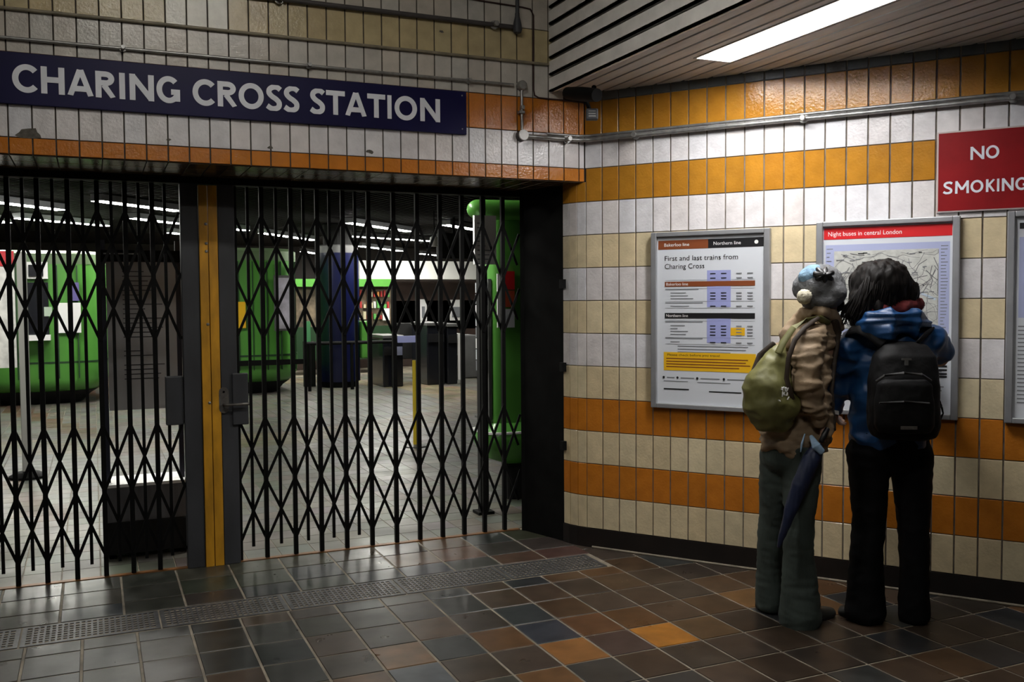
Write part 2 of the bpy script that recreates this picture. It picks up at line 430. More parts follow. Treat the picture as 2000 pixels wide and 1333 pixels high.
# ---------------------------------------------------------------- floor
FX, FY, SX, SY = 1.762, 3.7215, .2307, .2615
fl = MB(); fl.mt('fgrout'); fl.box(-3.3, 7.2, -3.1, YG-.02, -.05, -.003)
fl.mt('quarry')
BR = [(.105, .062, .034), (.075, .05, .034), (.055, .044, .034), (.05, .052, .05), (.14, .07, .03), (.09, .06, .04), (.042, .044, .048), (.06, .045, .035)]
GR = [(.085, .082, .06), (.065, .066, .058), (.10, .096, .075), (.05, .056, .055), (.08, .075, .06), (.12, .11, .09)]
SPEC = {(0, 0): (.34, .15, .045), (2, 0): (.5, .2, .03), (-1, 1): (.2, .1, .04), (0, -1): (.05, .055, .07), (1, -1): (.14, .065, .03), (-1, -1): (.16, .08, .035), (0, -2): (.05, .056, .058), (3, 0): (.13, .08, .04), (-3, -1): (.2, .11, .05), (5, -1): (.2, .1, .035), (6, 0): (.17, .08, .03), (-3, 0): (.11, .12, .13), (-1, 0): (.09, .065, .05), (1, 0): (.075, .05, .045)}
GY0, GY1 = 4.66, 4.93
def ftile(x0, y0, w_, d_, c, g=.0058):
    if w_ < .02 or d_ < .02: return
    fl.color = c
    fl.frustum((x0+g, y0+g, -.003), (w_-2*g, 0, 0), (0, d_-2*g, 0), jitter_n((0, 0, 1), .004), .0035, .0018)
for i in range(-21, 24):
    for j in range(-8, 18):      # rows towards the camera
        x0 = FX+SX*i; y1 = FY-SY*j; y0 = y1-SY
        if y1 < -.6: continue
        y1 = min(y1, GY0-.012) if x0 < 2.62 else y1
        if y0 > GY0-.03 and x0 < 2.62: continue
        mixw = min(max((x0+.5)/2.4, 0), 1)
        c = SPEC.get((i, j))
        if c is None:
            b = random.choice(BR); g_ = random.choice(GR); c = b if random.random() < mixw else tuple(v_*.6 for v_ in g_)
            k = random.uniform(.8, 1.2); c = tuple(v_*k for v_ in c)
        ftile(x0, y0, SX, y1-y0, tuple(v_*.7 for v_ in c))
for i in range(-21, 24):          # behind the drain, up to the gate
    x0 = FX+.07+SX*1.25*i
    yy = GY1+.012
    for d_ in (.2, .262, .245):
        if i*1 > 18: continue
        near = x0 > 1.4
        c = random.choice(BR) if near else tuple(v_*.7 for v_ in random.choice(GR))
        if x0 > 2.9 and yy < 5.2: c = random.choice(BR)
        y1 = min(yy+d_, YG-.02)
        if x0 > 2.62: 
            yy += d_; continue
        ftile(x0, yy, min(SX*1.25, 2.75-x0 if x0+SX*1.25 > 2.75 else SX*1.25), y1-yy, tuple(v_*random.uniform(.6, .8) for v_ in c)); yy += d_
ob_f = fl.build('floor'); struct(ob_f)
th = MB(); th.box(-3.2, X0, YG-.028, YG+.012, -.02, .004)
struct(th.build('trim_6', mat('threshold_rust', (.2, .085, .025), .45, metal=.4, noise_amt=.5, nscale=10)))

# drain grates, one casting after another
gm = MB(); gm.box(-3.2, 2.66, GY0-.008, GY1+.008, -.045, -.03)
struct(gm.build('trim_8', 'void'))
L_ = .60; seams = [2.655-L_*i for i in range(7)]
names = ['its right end', 'second from its right end', 'third from its right end', 'before the yellow posts', 'just left of the yellow posts', 'at the left edge of the photo', 'past the left edge']
for si, xe in enumerate(seams[:6]):
    xs_ = xe-L_+.006; g = MB(); w_ = xe-.003-xs_
    for y_ in (GY0, GY1-.02): g.box(xs_, xe-.003, y_, y_+.02, -.03, .001)
    for x_ in (xs_, xe-.023): g.box(x_, x_+.02, GY0+.02, GY1-.02, -.03, .001)
    nx = 22; px_ = (w_-.04)/nx
    for i in range(1, nx): g.box(xs_+.02+px_*i-.0045, xs_+.02+px_*i+.0045, GY0+.02, GY1-.02, -.02, .001)
    ny = 7; py_ = (GY1-GY0-.04)/ny
    for j in range(1, ny): g.box(xs_+.02, xe-.023, GY0+.02+py_*j-.006, GY0+.02+py_*j+.006, -.02, .0005)
    o = g.build('drain_grate', 'grate')
    tag(o, 'dark slotted iron grate in the floor channel, '+names[si], 'drain grate', 'drain grates along the gate')

# ================================================================ LIGHT FIXTURE over the notices
lf = thing('ceiling_light', 'long rectangular fluorescent ceiling panel glowing white above the notice wall', 'ceiling light', ((LX0+LX1)/2, (LY0+LY1)/2, ZC))
f = MB()
for (x0, x1, y0, y1) in [(LX0-.012, LX0, LY0-.012, LY1+.012), (LX1, LX1+.012, LY0-.012, LY1+.012), (LX0, LX1, LY0-.012, LY0), (LX0, LX1, LY1, LY1+.012)]:
    f.box(x0, x1, y0, y1, ZC-.004, ZC+.06)
f.build('trim_frame', 'alu', lf)
f = MB(); f.box(LX0, LX1, LY0, LY1, ZC+.03, ZC+.036); f.build('diffuser', 'glass', lf)
# fixtures in the higher ceiling on the left (above the picture)
for i, (x_, y_, wd) in enumerate([(.6, 3.0, 'directly over the gates'), (.6, .4, 'behind the first')]):
    lf2 = thing('ceiling_light', 'fluorescent panel in the higher ceiling above the frame, '+wd, 'ceiling light', (x_, y_, 3.78))
    f = MB(); f.box(x_-.62, x_+.62, y_-.13, y_+.13, 3.74, 3.8); f.build('housing', 'alu', lf2)
    f = MB(); f.box(x_-.6, x_+.6, y_-.11, y_+.11, 3.732, 3.738); f.build('diffuser', 'uplight', lf2)

# ================================================================ STATION SIGN
t = thing('station_sign', 'long dark blue enamel sign with white capitals on the tiled lintel', 'sign', (.8, YA, 2.6))
b = MB(); b.boxf((-.75, YA-.022, 2.472), (1.972+.75, 0, 0), (0, .021, 0), (0, 0, .242)); b.build('panel', 'signblue', t, bevel=.002)
LT = [('C', 23.5, 74.3), ('H', 79.9, 126.1), ('A', 131.4, 182.2), ('R', 186.4, 226), ('I', 233, 244.2), ('N', 253, 300.6), ('G', 305.5, 351.4), ('C', 376, 420.5), ('R', 425, 463.2), ('O', 466, 515), ('S', 519.3, 550.8), ('S', 553.6, 585.1), ('S', 605, 634.9), ('T', 637, 673.6), ('A', 674.3, 715.6), ('T', 717.4, 752.4), ('I', 756.6, 764.7), ('O', 770.6, 814.4), ('N', 820.7, 859.3)]
lm = MB()
for ch, xa, xb in LT:
    ya = 154+(xa-23)*.0695
    X0_, X1_ = onY(xa, ya, YA-.024).x, onY(xb, ya, YA-.024).x
    Hh = .128; zb = 2.530; ov = .003 if ch in 'COGS' else 0
    put_glyph(lm, ch, (X0_, YA-.0222, zb-ov), (1, 0, 0), (0, 0, 1), (0, -1, 0), X1_-X0_, Hh+2*ov, .0265, .0025)
lm.build('lettering', 'letter', t)
b = MB()
for x_, z_ in ((1.945, 2.502), (1.945, 2.69)):
    b = MB(); b.lathe((x_, YA-.026, z_), [(.004, 0), (.004, .004)], 10, V((0, 1, 0))); b.build('screw', 'pipe', t)

# ================================================================ NO SMOKING sign
p0 = Bp(2.05, 2.15)
t = thing('no_smoking_sign', 'red rectangular sign with white capitals fixed high on the tiled wall', 'sign', p0)
s0_, s1_, z0_, z1_ = 1.963, 2.50, 1.950, 2.352
b = MB(); b.boxf(Bp(s0_, z0_, .001), BD*(s1_-s0_), -BN*.014, V((0, 0, z1_-z0_))); b.build('edge_frame', 'signedge', t, bevel=.003)
b = MB(); b.boxf(Bp(s0_+.008, z0_+.008, .0155), BD*(s1_-s0_-.016), -BN*.001, V((0, 0, z1_-z0_-.016))); b.build('panel', 'signred', t)
lm = MB()
for ch, xa, xb in [('N', 1896, 1923), ('O', 1926, 1952)]:
    a_, c_ = sB(xa, 301)[0], sB(xb, 301)[0]; zz = sB(1922, 318)[1]
    put_glyph(lm, ch, Bp(a_, 2.203, .017), BD, (0, 0, 1), -BN, c_-a_, .064, .0115, .001)
lm.build('word', 'letter', t); lm = MB()
x_ = 1842
for ch, xa, xb in [('S', 1842, 1862), ('M', 1866, 1893), ('O', 1896, 1921), ('K', 1926, 1944), ('I', 1947.5, 1952), ('N', 1957, 1980), ('G', 1983, 2007)]:
    a_, c_ = sB(xa, 370)[0], sB(xb, 370)[0]
    put_glyph(lm, ch, Bp(a_, 2.041, .017), BD, (0, 0, 1), -BN, c_-a_, .062, .011, .001)
lm.build('word', 'letter', t)
SGN = dict(s0=s0_, z0=z0_)

# ================================================================ POSTER FRAMES
def frame(s0, s1, z0, z1, name, label, fw=.034, d=.035):
    t = thing(name, label, 'poster', Bp((s0+s1)/2, (z0+z1)/2))
    b = MB()
    for (a0, a1, c0, c1) in [(s0, s0+fw, z0, z1), (s1-fw, s1, z0, z1), (s0+fw, s1-fw, z1-fw*.8, z1), (s0+fw, s1-fw, z0, z0+fw*.8)]:
        b.boxf(Bp(a0, c0, .001), BD*(a1-a0), -BN*d, V((0, 0, c1-c0)))
    b.build('frame', 'alu', t, bevel=.004)
    b = MB(); b.boxf(Bp(s0+fw, z0+fw*.8, .001), BD*(s1-s0-2*fw), -BN*.016, V((0, 0, z1-z0-1.6*fw)))
    pp = b.build('poster_sheet', 'paper', t)
    return t, (s0+fw, s1-fw, z0+fw*.8, z1-fw*.8)
def rect(mb, k, R, u0, u1, v0, v1, off=.0176):
    """u,v fractions of sheet (v from the top)"""
    s0, s1, z0, z1 = R; mb.mt(k)
    a = Bp(s0+(s1-s0)*u0, z1-(z1-z0)*v1, off)
    mb.boxf(a, BD*((s1-s0)*(u1-u0)), -BN*.0006, V((0, 0, (z1-z0)*(v1-v0))))
def text(mb, k, R, s, u, v, size, width=None, off=.0186):
    s0, s1, z0, z1 = R; mb.mt(k)
    fontmesh(s, size*(z1-z0), Bp(s0+(s1-s0)*u, z1-(z1-z0)*v, off), BD, V((0, 0, 1)), V((0, 0, 0)), mb, width=(width*(s1-s0) if width else None))
t, R = frame(.442, 1.134, .89, 1.912, 'train_times_poster', 'grey framed timetable poster of first and last trains, left of the woman in the beanie')
b = MB()
rect(b, 'brown', R, .01, .49, .022, .075); rect(b, 'ink', R, .49, .995, .022, .075)
text(b, 'white', R, 'Bakerloo line', .07, .058, .028, .24); text(b, 'white', R, 'Northern line', .54, .058, .028, .25)
b.mt('white'); c = Bp(R[0]+(R[1]-R[0])*.93, R[3]-(R[3]-R[2])*.048, .0195); b.lathe(c, [(.011, 0), (.011, .0008)], 16, -BN)
text(b, 'ink', R, 'First and last trains from', .075, .143, .042, .69); text(b, 'ink', R, 'Charing Cross', .075, .191, .042, .38)
rect(b, 'lilac', R, .48, .70, .205, .42); rect(b, 'lilac', R, .48, .70, .47, .63)
rect(b, 'brown', R, .075, .92, .268, .298, .0182); rect(b, 'ink', R, .075, .92, .455, .487, .0182)
text(b, 'white', R, 'Bakerloo line', .09, .291, .024, .21, .0192); text(b, 'white', R, 'Northern line', .09, .479, .024, .21, .0192)
for v_, u0_, u1_ in [(.312, .08, .4), (.333, .13, .28), (.35, .13, .3), (.367, .13, .35), (.392, .08, .44), (.412, .13, .31), (.505, .08, .44), (.528, .13, .27), (.546, .13, .2), (.562, .13, .3), (.58, .13, .28), (.604, .08, .44), (.625, .13, .22), (.65, .2, .86), (.668, .2, .84), (.685, .2, .7)]:
    rect(b, 'inkgrey', R, u0_, u1_, v_, v_+.0055)
for vs_ in ([.222, .248, .335, .352, .369, .412], [.528, .546, .564, .582, .625]):
    for v_ in vs_:
        for u_ in (.51, .61, .75, .85): rect(b, 'ink' if u_ < .7 else 'inkgrey', R, u_, u_+.05, v_, v_+.006, .0186)
for v_ in (.26, .31, .385, .425, .5, .6, .64): rect(b, 'inkgrey', R, .08, .92, v_, v_+.0015)
rect(b, 'amber', R, .70, .83, .54, .585, .0182)
rect(b, 'amber', R, .065, .93, .69, .80)
text(b, 'ink', R, 'Please check before you travel', .1, .712, .019, .5)
for v_, e_ in ((.725, .86), (.742, .84), (.758, .88), (.774, .78)): rect(b, 'brown', R, .09, e_, v_, v_+.006, .0182)
for u_, e_ in ((.065, .17), (.2, .36), (.39, .6), (.64, .86)):
    b.mt('ink'); c = Bp(R[0]+(R[1]-R[0])*u_, R[3]-(R[3]-R[2])*.842, .019); b.lathe(c, [(.007, 0), (.007, .0008)], 12, -BN); rect(b, 'inkgrey', R, u_+.03, e_, .84, .846)
rect(b, 'ink', R, .065, .31, .908, .916); rect(b, 'ink', R, .5, .8, .915, .922); rect(b, 'inkgrey', R, .065, .3, .862, .866); rect(b, 'inkgrey', R, .39, .7, .864, .868)
b.build('printing', None, t)
# bus map
t, R = frame(1.38, 2.076, .908, 1.930, 'bus_map_poster', 'grey framed map poster with a red header, the one the two people look at')
b = MB()
rect(b, 'red', R, .005, .995, .008, .07); text(b, 'white', R, 'Night buses in central London', .04, .052, .034, .58)
mp = mat('map_ground', (.55, .56, .53), .4, noise_amt=.15, nscale=30); M['mapground'] = mp
M['mapblue'] = mat('map_border_blue', (.40, .44, .66), .4); M['mapline'] = mat('map_line', (.2, .2, .21), .5); M['mapwater'] = mat('map_water', (.5, .6, .7), .4)
rect(b, 'mapblue', R, .02, .98, .10, .58); rect(b, 'mapground', R, .09, .9, .135, .56, .0182)
s0, s1, z0, z1 = R
rg = random.Random(5)
def mapline(pts, w_, k, off):
    b.mt(k)
    for (u0, v0), (u1, v1) in zip(pts[:-1], pts[1:]):
        a, c = Bp(s0+(s1-s0)*u0, z1-(z1-z0)*v0, off), Bp(s0+(s1-s0)*u1, z1-(z1-z0)*v1, off)
        e = (c-a); nn = e.cross(BN).normalized()*w_/2
        b.face([a-nn, c-nn, c+nn, a+nn])
water = [(.1, .5), (.2, .47), (.3, .5), (.4, .52), (.52, .46), (.6, .38), (.72, .36), (.88, .4)]
mapline(smoothpts(water, 5), .012, 'mapwater', .0190)
for i in range(170):
    u, v = rg.uniform(.1, .89), rg.uniform(.145, .55); an = rg.choice([0, .785, 1.57, 2.35, rg.uniform(0, 3.1)]); pl = [(u, v)]
    for k in range(rg.randint(2, 5)):
        st = rg.uniform(.03, .1); an += rg.uniform(-.7, .7)
        u = min(max(u+math.cos(an)*st, .095), .895); v = min(max(v+math.sin(an)*st*.65, .14), .555); pl.append((u, v))
    mapline(pl, rg.choice([.0014, .002, .0034]), 'mapline', .0192+.00001*i)
for i in range(110):
    u, v = rg.uniform(.1, .84), rg.uniform(.145, .55); rect(b, 'ink' if i % 3 == 0 else 'inkgrey', R, u, u+rg.uniform(.012, .05), v, v+.004, .0202)
for i in range(26): rect(b, 'inkgrey', R, .915, .915+rg.uniform(.02, .055), .12+.017*i, .124+.017*i, .0186)
for i in range(20): rect(b, 'inkgrey', R, .03, .03+rg.uniform(.02, .05), .12+.022*i, .124+.022*i, .0186)
rect(b, 'ink', R, .02, .98, .592, .596)
for c_ in range(5):
    for i in range(16):
        v_ = .615+.02*i
        if rg.random() < .85: rect(b, 'inkgrey', R, .03+c_*.19, .03+c_*.19+rg.uniform(.08, .16), v_, v_+.006)
for v_ in (.745, .765, .785, .80): rect(b, 'ink', R, .82, .97, v_, v_+.009, .0184)
b.build('printing', None, t)
t, R = frame(2.283, 2.975, .908, 1.940, 'notice_poster', 'grey framed white poster cut off by the right edge of the photo')
b = MB(); rect(b, 'mapblue', R, .03, .97, .1, .5); rect(b, 'ink', R, .03, .6, .03, .06)
for i in range(20): rect(b, 'inkgrey', R, .03, rg.uniform(.5, .9), .54+.02*i, .546+.02*i)
b.build('printing', None, t)

# ================================================================ CONDUITS
def pipe(name, label, pts, r, m, cat='conduit', saddles=(), sm='pipe', seg=10):
    o = MB(); pts = [V(p) for p in pts]; o.tube(pts, r, seg)
    if not saddles: return tag(o.build(name, m, smooth=True), label, cat)
    t = thing(name, label, cat, pts[0]); o.build('pipe', m, t, smooth=True)
    for c, n in saddles:
        s = MB(); s.lathe(V(c)-n*.004, [(r*1.9, 0), (r*1.9, .008)], 12, n); s.lathe(c, [(r*.7, 0), (r*.7, r+.02), (r*1.3, r+.021), (r*1.1, r+.03)], 10, n)
        s.build('saddle', sm, t, smooth=True)
    return t
YN = V((0, -1, 0))
def Ap(x, y, off=.02): 
    p = onY(x, y, YA-off); return p
z14 = Z0+RH*14
pipe('conduit', 'thin tan conduit running the whole lintel along the joint under the gold tiles', [(-3.1, YA-.012, z14+.0), (XF-.012, YA-.012, z14)], .0085, 'pipetan')
z13b = Ap(600, 128).z
pipe('conduit', 'thin galvanised conduit running just above the blue station sign', [(-3.1, YA-.016, z13b), (2.27, YA-.016, z13b)], .0085, 'pipe',
     saddles=[((Ap(240, 96).x, YA-.016, z13b), YN), ((Ap(603, 128).x, YA-.016, z13b), YN), ((Ap(915, 157).x, YA-.016, z13b), YN)])
# junction with drop pipe and white disc
jx = Ap(1019, 168).x; zd = Ap(1020, 265).z
t = thing('junction_drop', 'short vertical conduit with round junction box and bright white disc cap', 'conduit', (jx, YA-.02, z13b))
b = MB(); b.lathe((jx, YA-.001, z13b), [(.028, 0), (.028, .035), (.024, .04)], 18, YN); b.build('junction_box', 'pipe', t, smooth=True)
b = MB(); b.tube([(jx, YA-.018, z13b-.02), (jx, YA-.018, zd+.02)], .009); b.build('pipe', 'pipe', t, smooth=True)
zc_ = Ap(1018, 218).z
b = MB(); b.box(jx-.022, jx+.014, YA-.034, YA-.002, zc_-.012, zc_+.004); b.box(jx-.006, jx+.012, YA-.036, YA-.002, zc_+.012, zc_+.035); b.build('clamp', 'pipe', t, bevel=.002)
b = MB(); b.lathe((jx, YA-.001, zd), [(.033, 0), (.033, .04)], 20, YN); b.build('junction_box', 'pipedark', t, smooth=True)
b = MB(); b.lathe((jx, YA-.0415, zd), [(.031, 0), (.032, .003), (.029, .008), (.0, .009)], 24, YN); b.build('white_cap', 'white', t, smooth=True)
# twin conduit round the corner and along the notice wall
zB = [onB(1300, 262, .02).z, onB(1900, 197, .02).z]; zb_ = sum(zB)/2
c0 = V((jx+.03, YA-.03, zd-.004)); c1 = V((XC-.075, YA-.03, zb_)); c2 = Bp(.075, zb_, .03); c3 = Bp(SEND-.3, zb_, .03)
cm = V((XC-.02, YA-.035, zb_))
pts_ = [c0, c0+(c1-c0)*.4, c1, c1*.45+cm*.55, c2*.45+cm*.55, c2, Bp(1, zb_, .03), c3]
sad = [((onB(px, 250, .03)-BC).dot(BD)) for px in (1242, 1570, 1978)]
pipe('conduit', 'galvanised conduit leaving the white disc, bending at the corner and running along the notice wall', pts_, .0125, 'pipe',
     saddles=[(Bp(s_, zb_, .03), -BN) for s_ in sad]+[((Ap(1106, 268).x, YA-.03, zb_), YN)], seg=12)
up = V((0, 0, .0235))
pipe('conduit', 'paler second conduit clipped on top of the one along the notice wall', [p_+up for p_ in pts_[1:]], .009, 'pipe', seg=10)
# upper dark trunk and bottle-shaped box
pa, pb = Ap(300, -22, .02), Ap(1008, 47, .02)
zt = Ap(760, 24).z
pipe('conduit', 'thick dark conduit crossing the top of the lintel over the gold tiles', [(-1.2, YA-.02, zt), (Ap(1008, 45).x, YA-.02, zt)], .0135, 'pipedark', saddles=[((Ap(545, 5).x, YA-.02, zt), YN), ((Ap(965, 43).x, YA-.02, zt), YN)])
xj = Ap(1009, 45).x
t = thing('conduit_box', 'grey bottle-shaped junction hanging from a vertical pipe near the slatted fascia', 'junction box', (xj, YA, zt))
b = MB(); b.lathe((xj, YA-.03, zt-.04), [(.004, 0), (.022, .008), (.028, .03), (.024, .06), (.014, .1), (.013, .12)], 16); b.build('body', 'stile', t, smooth=True)
b = MB(); b.tube([(xj, YA-.03, zt+.07), (xj, YA-.03, 3.79)], .011); b.build('pipe', 'stile', t, smooth=True)
q = [Ap(880, -8, .006), Ap(1020, 14, .006), Ap(1036, 18, .006), Ap(1042, 30, .006), Ap(1042, 175, .006), Ap(1044, 186, .006), Ap(1052, 191, .006), Ap(1100, 196, .006), Ap(1160, 203, .006)]
for p_ in q: p_.y = YA-.006
o = MB(); o.tube(q, .0045, 8); tag(o.build('cable', 'cable', smooth=True), 'thin dark red cable dropping down the lintel beside the slatted fascia', 'cable')
# dark camera and its small grey lamp box in the corner under the ceiling
cc = dep(1150, 190, 5.35)
t = thing('security_camera', 'black security camera tucked in the corner under the slatted ceiling', 'camera', cc)
b = MB(); R_ = Matrix.Rotation(.3, 3, 'Z'); q0, q1 = dep(1108, 182, 5.45), dep(1166, 186, 5.2)
b.tube([q0, q0*.5+q1*.5, q1], [.034, .04, .036], 16); b.build('housing', 'black', t, smooth=True)
b = MB(); b.tube([dep(1140, 190, 5.33), dep(1148, 205, 5.36), dep(1152, 216, 5.36)], .012, 8); b.tube([dep(1160, 183, 5.36), dep(1160, 170, 5.40)], .014, 8); b.build('bracket', 'black', t, smooth=True)
cb_ = dep(1156, 222, 5.35); b = MB(); e1 = RT*.032
b.boxf(cb_-RT*.034-FH*.02-V((0, 0, .036)), RT*.068, FH*.05, V((0, 0, .062))); b.build('sensor_box', 'stile', t, bevel=.006)
b = MB()
for i in range(3): b.boxf(cb_-RT*.02-FH*.023+V((0, 0, -.02+.014*i)), RT*.04, FH*.003, V((0, 0, .005)))
b.build('louvre', 'pipe', t)

# ================================================================ GATES
def gate(xs_long, xs_short, xlead, side, t, xlat=None):
    G = YG
    for x_ in xs_long:
        b = MB(); b.box(x_-.0125, x_+.0125, G-.012, G+.012, .006, 2.195); b.build('upright_bar', 'gate', t)
    for x_ in xs_short:
        b = MB(); b.box(x_-.0085, x_+.0085, G+.006, G+.02, .075, 2.195); b.build('upright_bar', 'gate', t)
    for zs in ((.112, .478, .848), (1.318, 1.676, 2.035)):
        L = sorted(xs_long)
        stp = L[1]-L[0]; ste = L[-1]-L[-2]
        pos = lambda q: L[q] if 0 <= q < len(L) else (L[0]+stp*q if q < 0 else L[-1]+ste*(q-len(L)+1))
        lo, hi = (-2.05, xlead) if side == 'L' else (xlead, X0+.01)
        for i in range(-2, len(L)+2):
            for dr in (1, -1):
                raw = [V((pos(i+dr*n), 0, zs[n])) for n in range(3)]; out = []
                for a_, c_ in zip(raw[:-1], raw[1:]):
                    ts_ = sorted([(lo-a_.x)/(c_.x-a_.x), (hi-a_.x)/(c_.x-a_.x)]); t0, t1 = max(0, ts_[0]), min(1, ts_[1])
                    if t1-t0 < .03: continue
                    if not out: out.append(a_+(c_-a_)*t0)
                    out.append(a_+(c_-a_)*t1)
                if len(out) < 2: continue
                yy = G-.016 if dr > 0 else G+.016
                b = MB(); hw = .008
                rings = []
                for k, q_ in enumerate(out):
                    d_ = (out[min(k+1, len(out)-1)]-out[max(k-1, 0)]).normalized(); n_ = V((-d_.z, 0, d_.x))*hw
                    rings.append([V((q_.x, yy-.0025, q_.z))+n_, V((q_.x, yy-.0025, q_.z))-n_, V((q_.x, yy+.0025, q_.z))-n_, V((q_.x, yy+.0025, q_.z))+n_])
                b.loft(rings); b.build('lattice_strap', 'gate', t)
        # straps starting at stile side coming from beyond
        step = (L[1]-L[0]); base = (L[-1] if side == 'L' else L[0])
    return t
gl = thing('scissor_gate', 'black folding lattice gate left of the yellow posts', 'gate', (-.2, YG, 0), 'folding lattice gates')
Ll = [-.406-.143*i for i in range(11, 0, -1)]+[-.406, -.264, -.116, .03, .172, .312, .447]
gate(Ll[:-1], [(a_+c_)/2 for a_, c_ in zip(Ll[:-1], Ll[1:])], .458, 'L', gl)
gr = thing('scissor_gate', 'wider black folding lattice gate right of the yellow posts', 'gate', (1.5, YG, 0), 'folding lattice gates')
Lr = [.911, 1.081, 1.238, 1.394, 1.554, 1.712, 1.866, 2.019, 2.167, 2.31, 2.452]
gate([.757]+Lr, [.834, .997, 1.159, 1.316, 1.474], .752, 'R', gr)
# leading stiles
def stile(t, x0, x1, y0, y1):
    b = MB(); b.box(x0, x1, y0, y1, .0, 2.2); b.build('stile', 'stile', t, bevel=.004)
stile(gl, .458, .553, YG-.045, YG+.03)
stile(gr, .660, .752, YG-.045, YG+.03)
b = MB(); b.box(.556, .6035, YG-.055, YG+.03, .0, 2.19); b.build('yellow_edge', 'yellow', gl, bevel=.003)
b = MB(); b.box(.6075, .657, YG-.055, YG+.03, .0, 2.19); b.build('yellow_edge', 'yellow', gr, bevel=.003)
b = MB(); 
for z_ in (1.97, 1.86, 1.815, 1.40, .95): b.lathe((.594, YG-.0545, z_), [(.009, 0), (.008, .004), (.003, .007)], 10, YN)
b.build('rivets', 'pipe', gl)
# lock cases
b = MB(); pz = onY(340, 735, YG).z, onY(340, 830, YG).z; b.box(.36, .455, YG-.03, YG+.02, pz[1], pz[0]); b.build('lock_case', 'stile', gl, bevel=.006)
b = MB(); pz = onY(465, 728, YG).z, onY(465, 828, YG).z; b.box(.72, .81, YG-.062, YG-.046, pz[1], pz[0]); b.build('lock_case', 'stile', gr, bevel=.006)
zk = onY(437, 757, YG-.06).z, onY(437, 808, YG-.06).z; xk = onY(428, 780, YG-.06).x, onY(447, 780, YG-.06).x
b = MB(); cxk = (xk[0]+xk[1])/2; rk = (xk[1]-xk[0])/2
out = [(cxk+rk*math.cos(a_), zk[0]-rk+rk*math.sin(a_)) for a_ in [math.pi*i/10 for i in range(11)]]+[(cxk+rk*math.cos(a_), zk[1]+rk+rk*math.sin(a_)) for a_ in [math.pi+math.pi*i/10 for i in range(11)]]
b.loft([[V((x_, YG-.047, z_)) for x_, z_ in out], [V((x_, YG-.056, z_)) for x_, z_ in out]])
lp = b.build('lock_plate', 'plate', gr)
b = MB(); b.lathe((cxk, YG-.0565, zk[0]-rk), [(.007, 0), (.006, .002)], 12, YN); b.build('keyhole', 'black', lp)
zh = onY(465, 790, YG-.08).z; b = MB(); b.tube([(cxk, YG-.05, zh), (cxk, YG-.085, zh), (cxk+.02, YG-.095, zh), (cxk+.135, YG-.095, zh)], .008, 10); b.build('handle', 'plate', lp, smooth=True)
# head track and floor track
b = MB(); b.box(-3.2, X0+.02, YG-.05, YG+.05, 2.197, ZL); struct(b.build('trim_9', 'black'))
lp_ = MB(); lp_.box(-3.2, -2.06, YA+.2, 5.95, 0, ZL); struct(lp_.build('wall_left_pier', 'black'))
# ================================================================ TICKET HALL beyond the gates
hf = MB(); hf.mt('fgrout'); hf.box(-7, 16, YG-.02, 27, -.05, -.004); hf.mt('hallfloor')
ang = .0
def hc(x_, y_):
    # worn grey tiles with a broad tan ring and paler cross bands, as laid
    d_ = math.hypot(x_-1.2, y_-14.5); base = (.115, .112, .095)
    if 3.6 < d_ < 4.5: base = (.17, .14, .085)
    if x_ < .3 and y_ > 7.2 and (x_+y_*.3) % 1.6 < .3: base = (.10, .065, .042)
    return tuple(v_*random.uniform(.88, 1.1) for v_ in base)
ts = .2
for i in range(-30, 65):
    for j in range(0, 66):
        x_, y_ = ts*i, YG+.02+ts*j
        if x_/y_ > .62 or x_/y_ < -.22: continue
        hf.color = hc(x_, y_)
        hf.frustum((x_+.003, y_+.003, -.004), (ts-.006, 0, 0), (0, ts-.006, 0), (0, 0, 1), .004, .001)
struct(hf.build('trim_10'))
# ceiling of black baffles, hall walls
hcx = MB()
y_ = 6.1
hcx.box(-7, 16, 5.95, 27, 3.05, 3.1)
for i in range(170):
    # baffles run diagonally, like the tubes
    o_ = -18+i*.17; a_ = V((o_, 6.0, 2.86)); L = 20
    d_ = V((.72, .69, 0))
    x0c = o_
    hcx.boxf(a_, d_*L, V((.69, -.72, 0))*.02, V((0, 0, .11)))
struct(hcx.build('trim_11', 'hallceil'))
hw_ = MB(); hw_.box(-7.1, -7, 5.9, 27, 0, 3.1); hw_.box(16, 16.1, 5.9, 27, 0, 3.1); hw_.box(-7, 16, 27, 27.1, 0, 3.1); hw_.box(XC+.34, 16, 5.9, 5.98, 0, 3.1); hw_.box(-7, -3.2, 5.9, 5.98, 0, 3.1)
struct(hw_.build('wall_hall', 'hallwall'))

# tubes in the hall ceiling
TL = [((-30, 393), (119, 411)), ((188, 393), (348, 413)), ((32, 427), (212, 442)), ((258, 427), (352, 438)), ((330, 455), (352, 458)), ((681, 436), (800, 453)), ((870, 440), (938, 451)), ((512, 456), (615, 470)), ((700, 481), (782, 491)), ((866, 488), (905, 493)), ((592, 492), (618, 496)), ((820, 496), (860, 500)), ((-60, 420), (12, 436)), ((455, 448), (480, 451))]
TN = ['far left, nearest row', 'above the grey notice board', 'second row over the left kiosk', 'second row left of the yellow posts', 'short, low beside the yellow posts', 'over the blue column', 'right, beside the white hanging sign', 'over the green kiosk behind the gate handle', 'low and far, over the white bulkhead', 'small, by the hanging screens', 'small, between kiosk and blue column', 'tiny, above the bulkhead centre', 'cut by the left edge of the photo', 'faint, close to the right-hand stile']
zt_ = 2.77
segs = [(onZ(*pa, zt_), onZ(*pb, zt_), nm) for (pa, pb), nm in zip(TL, TN)]
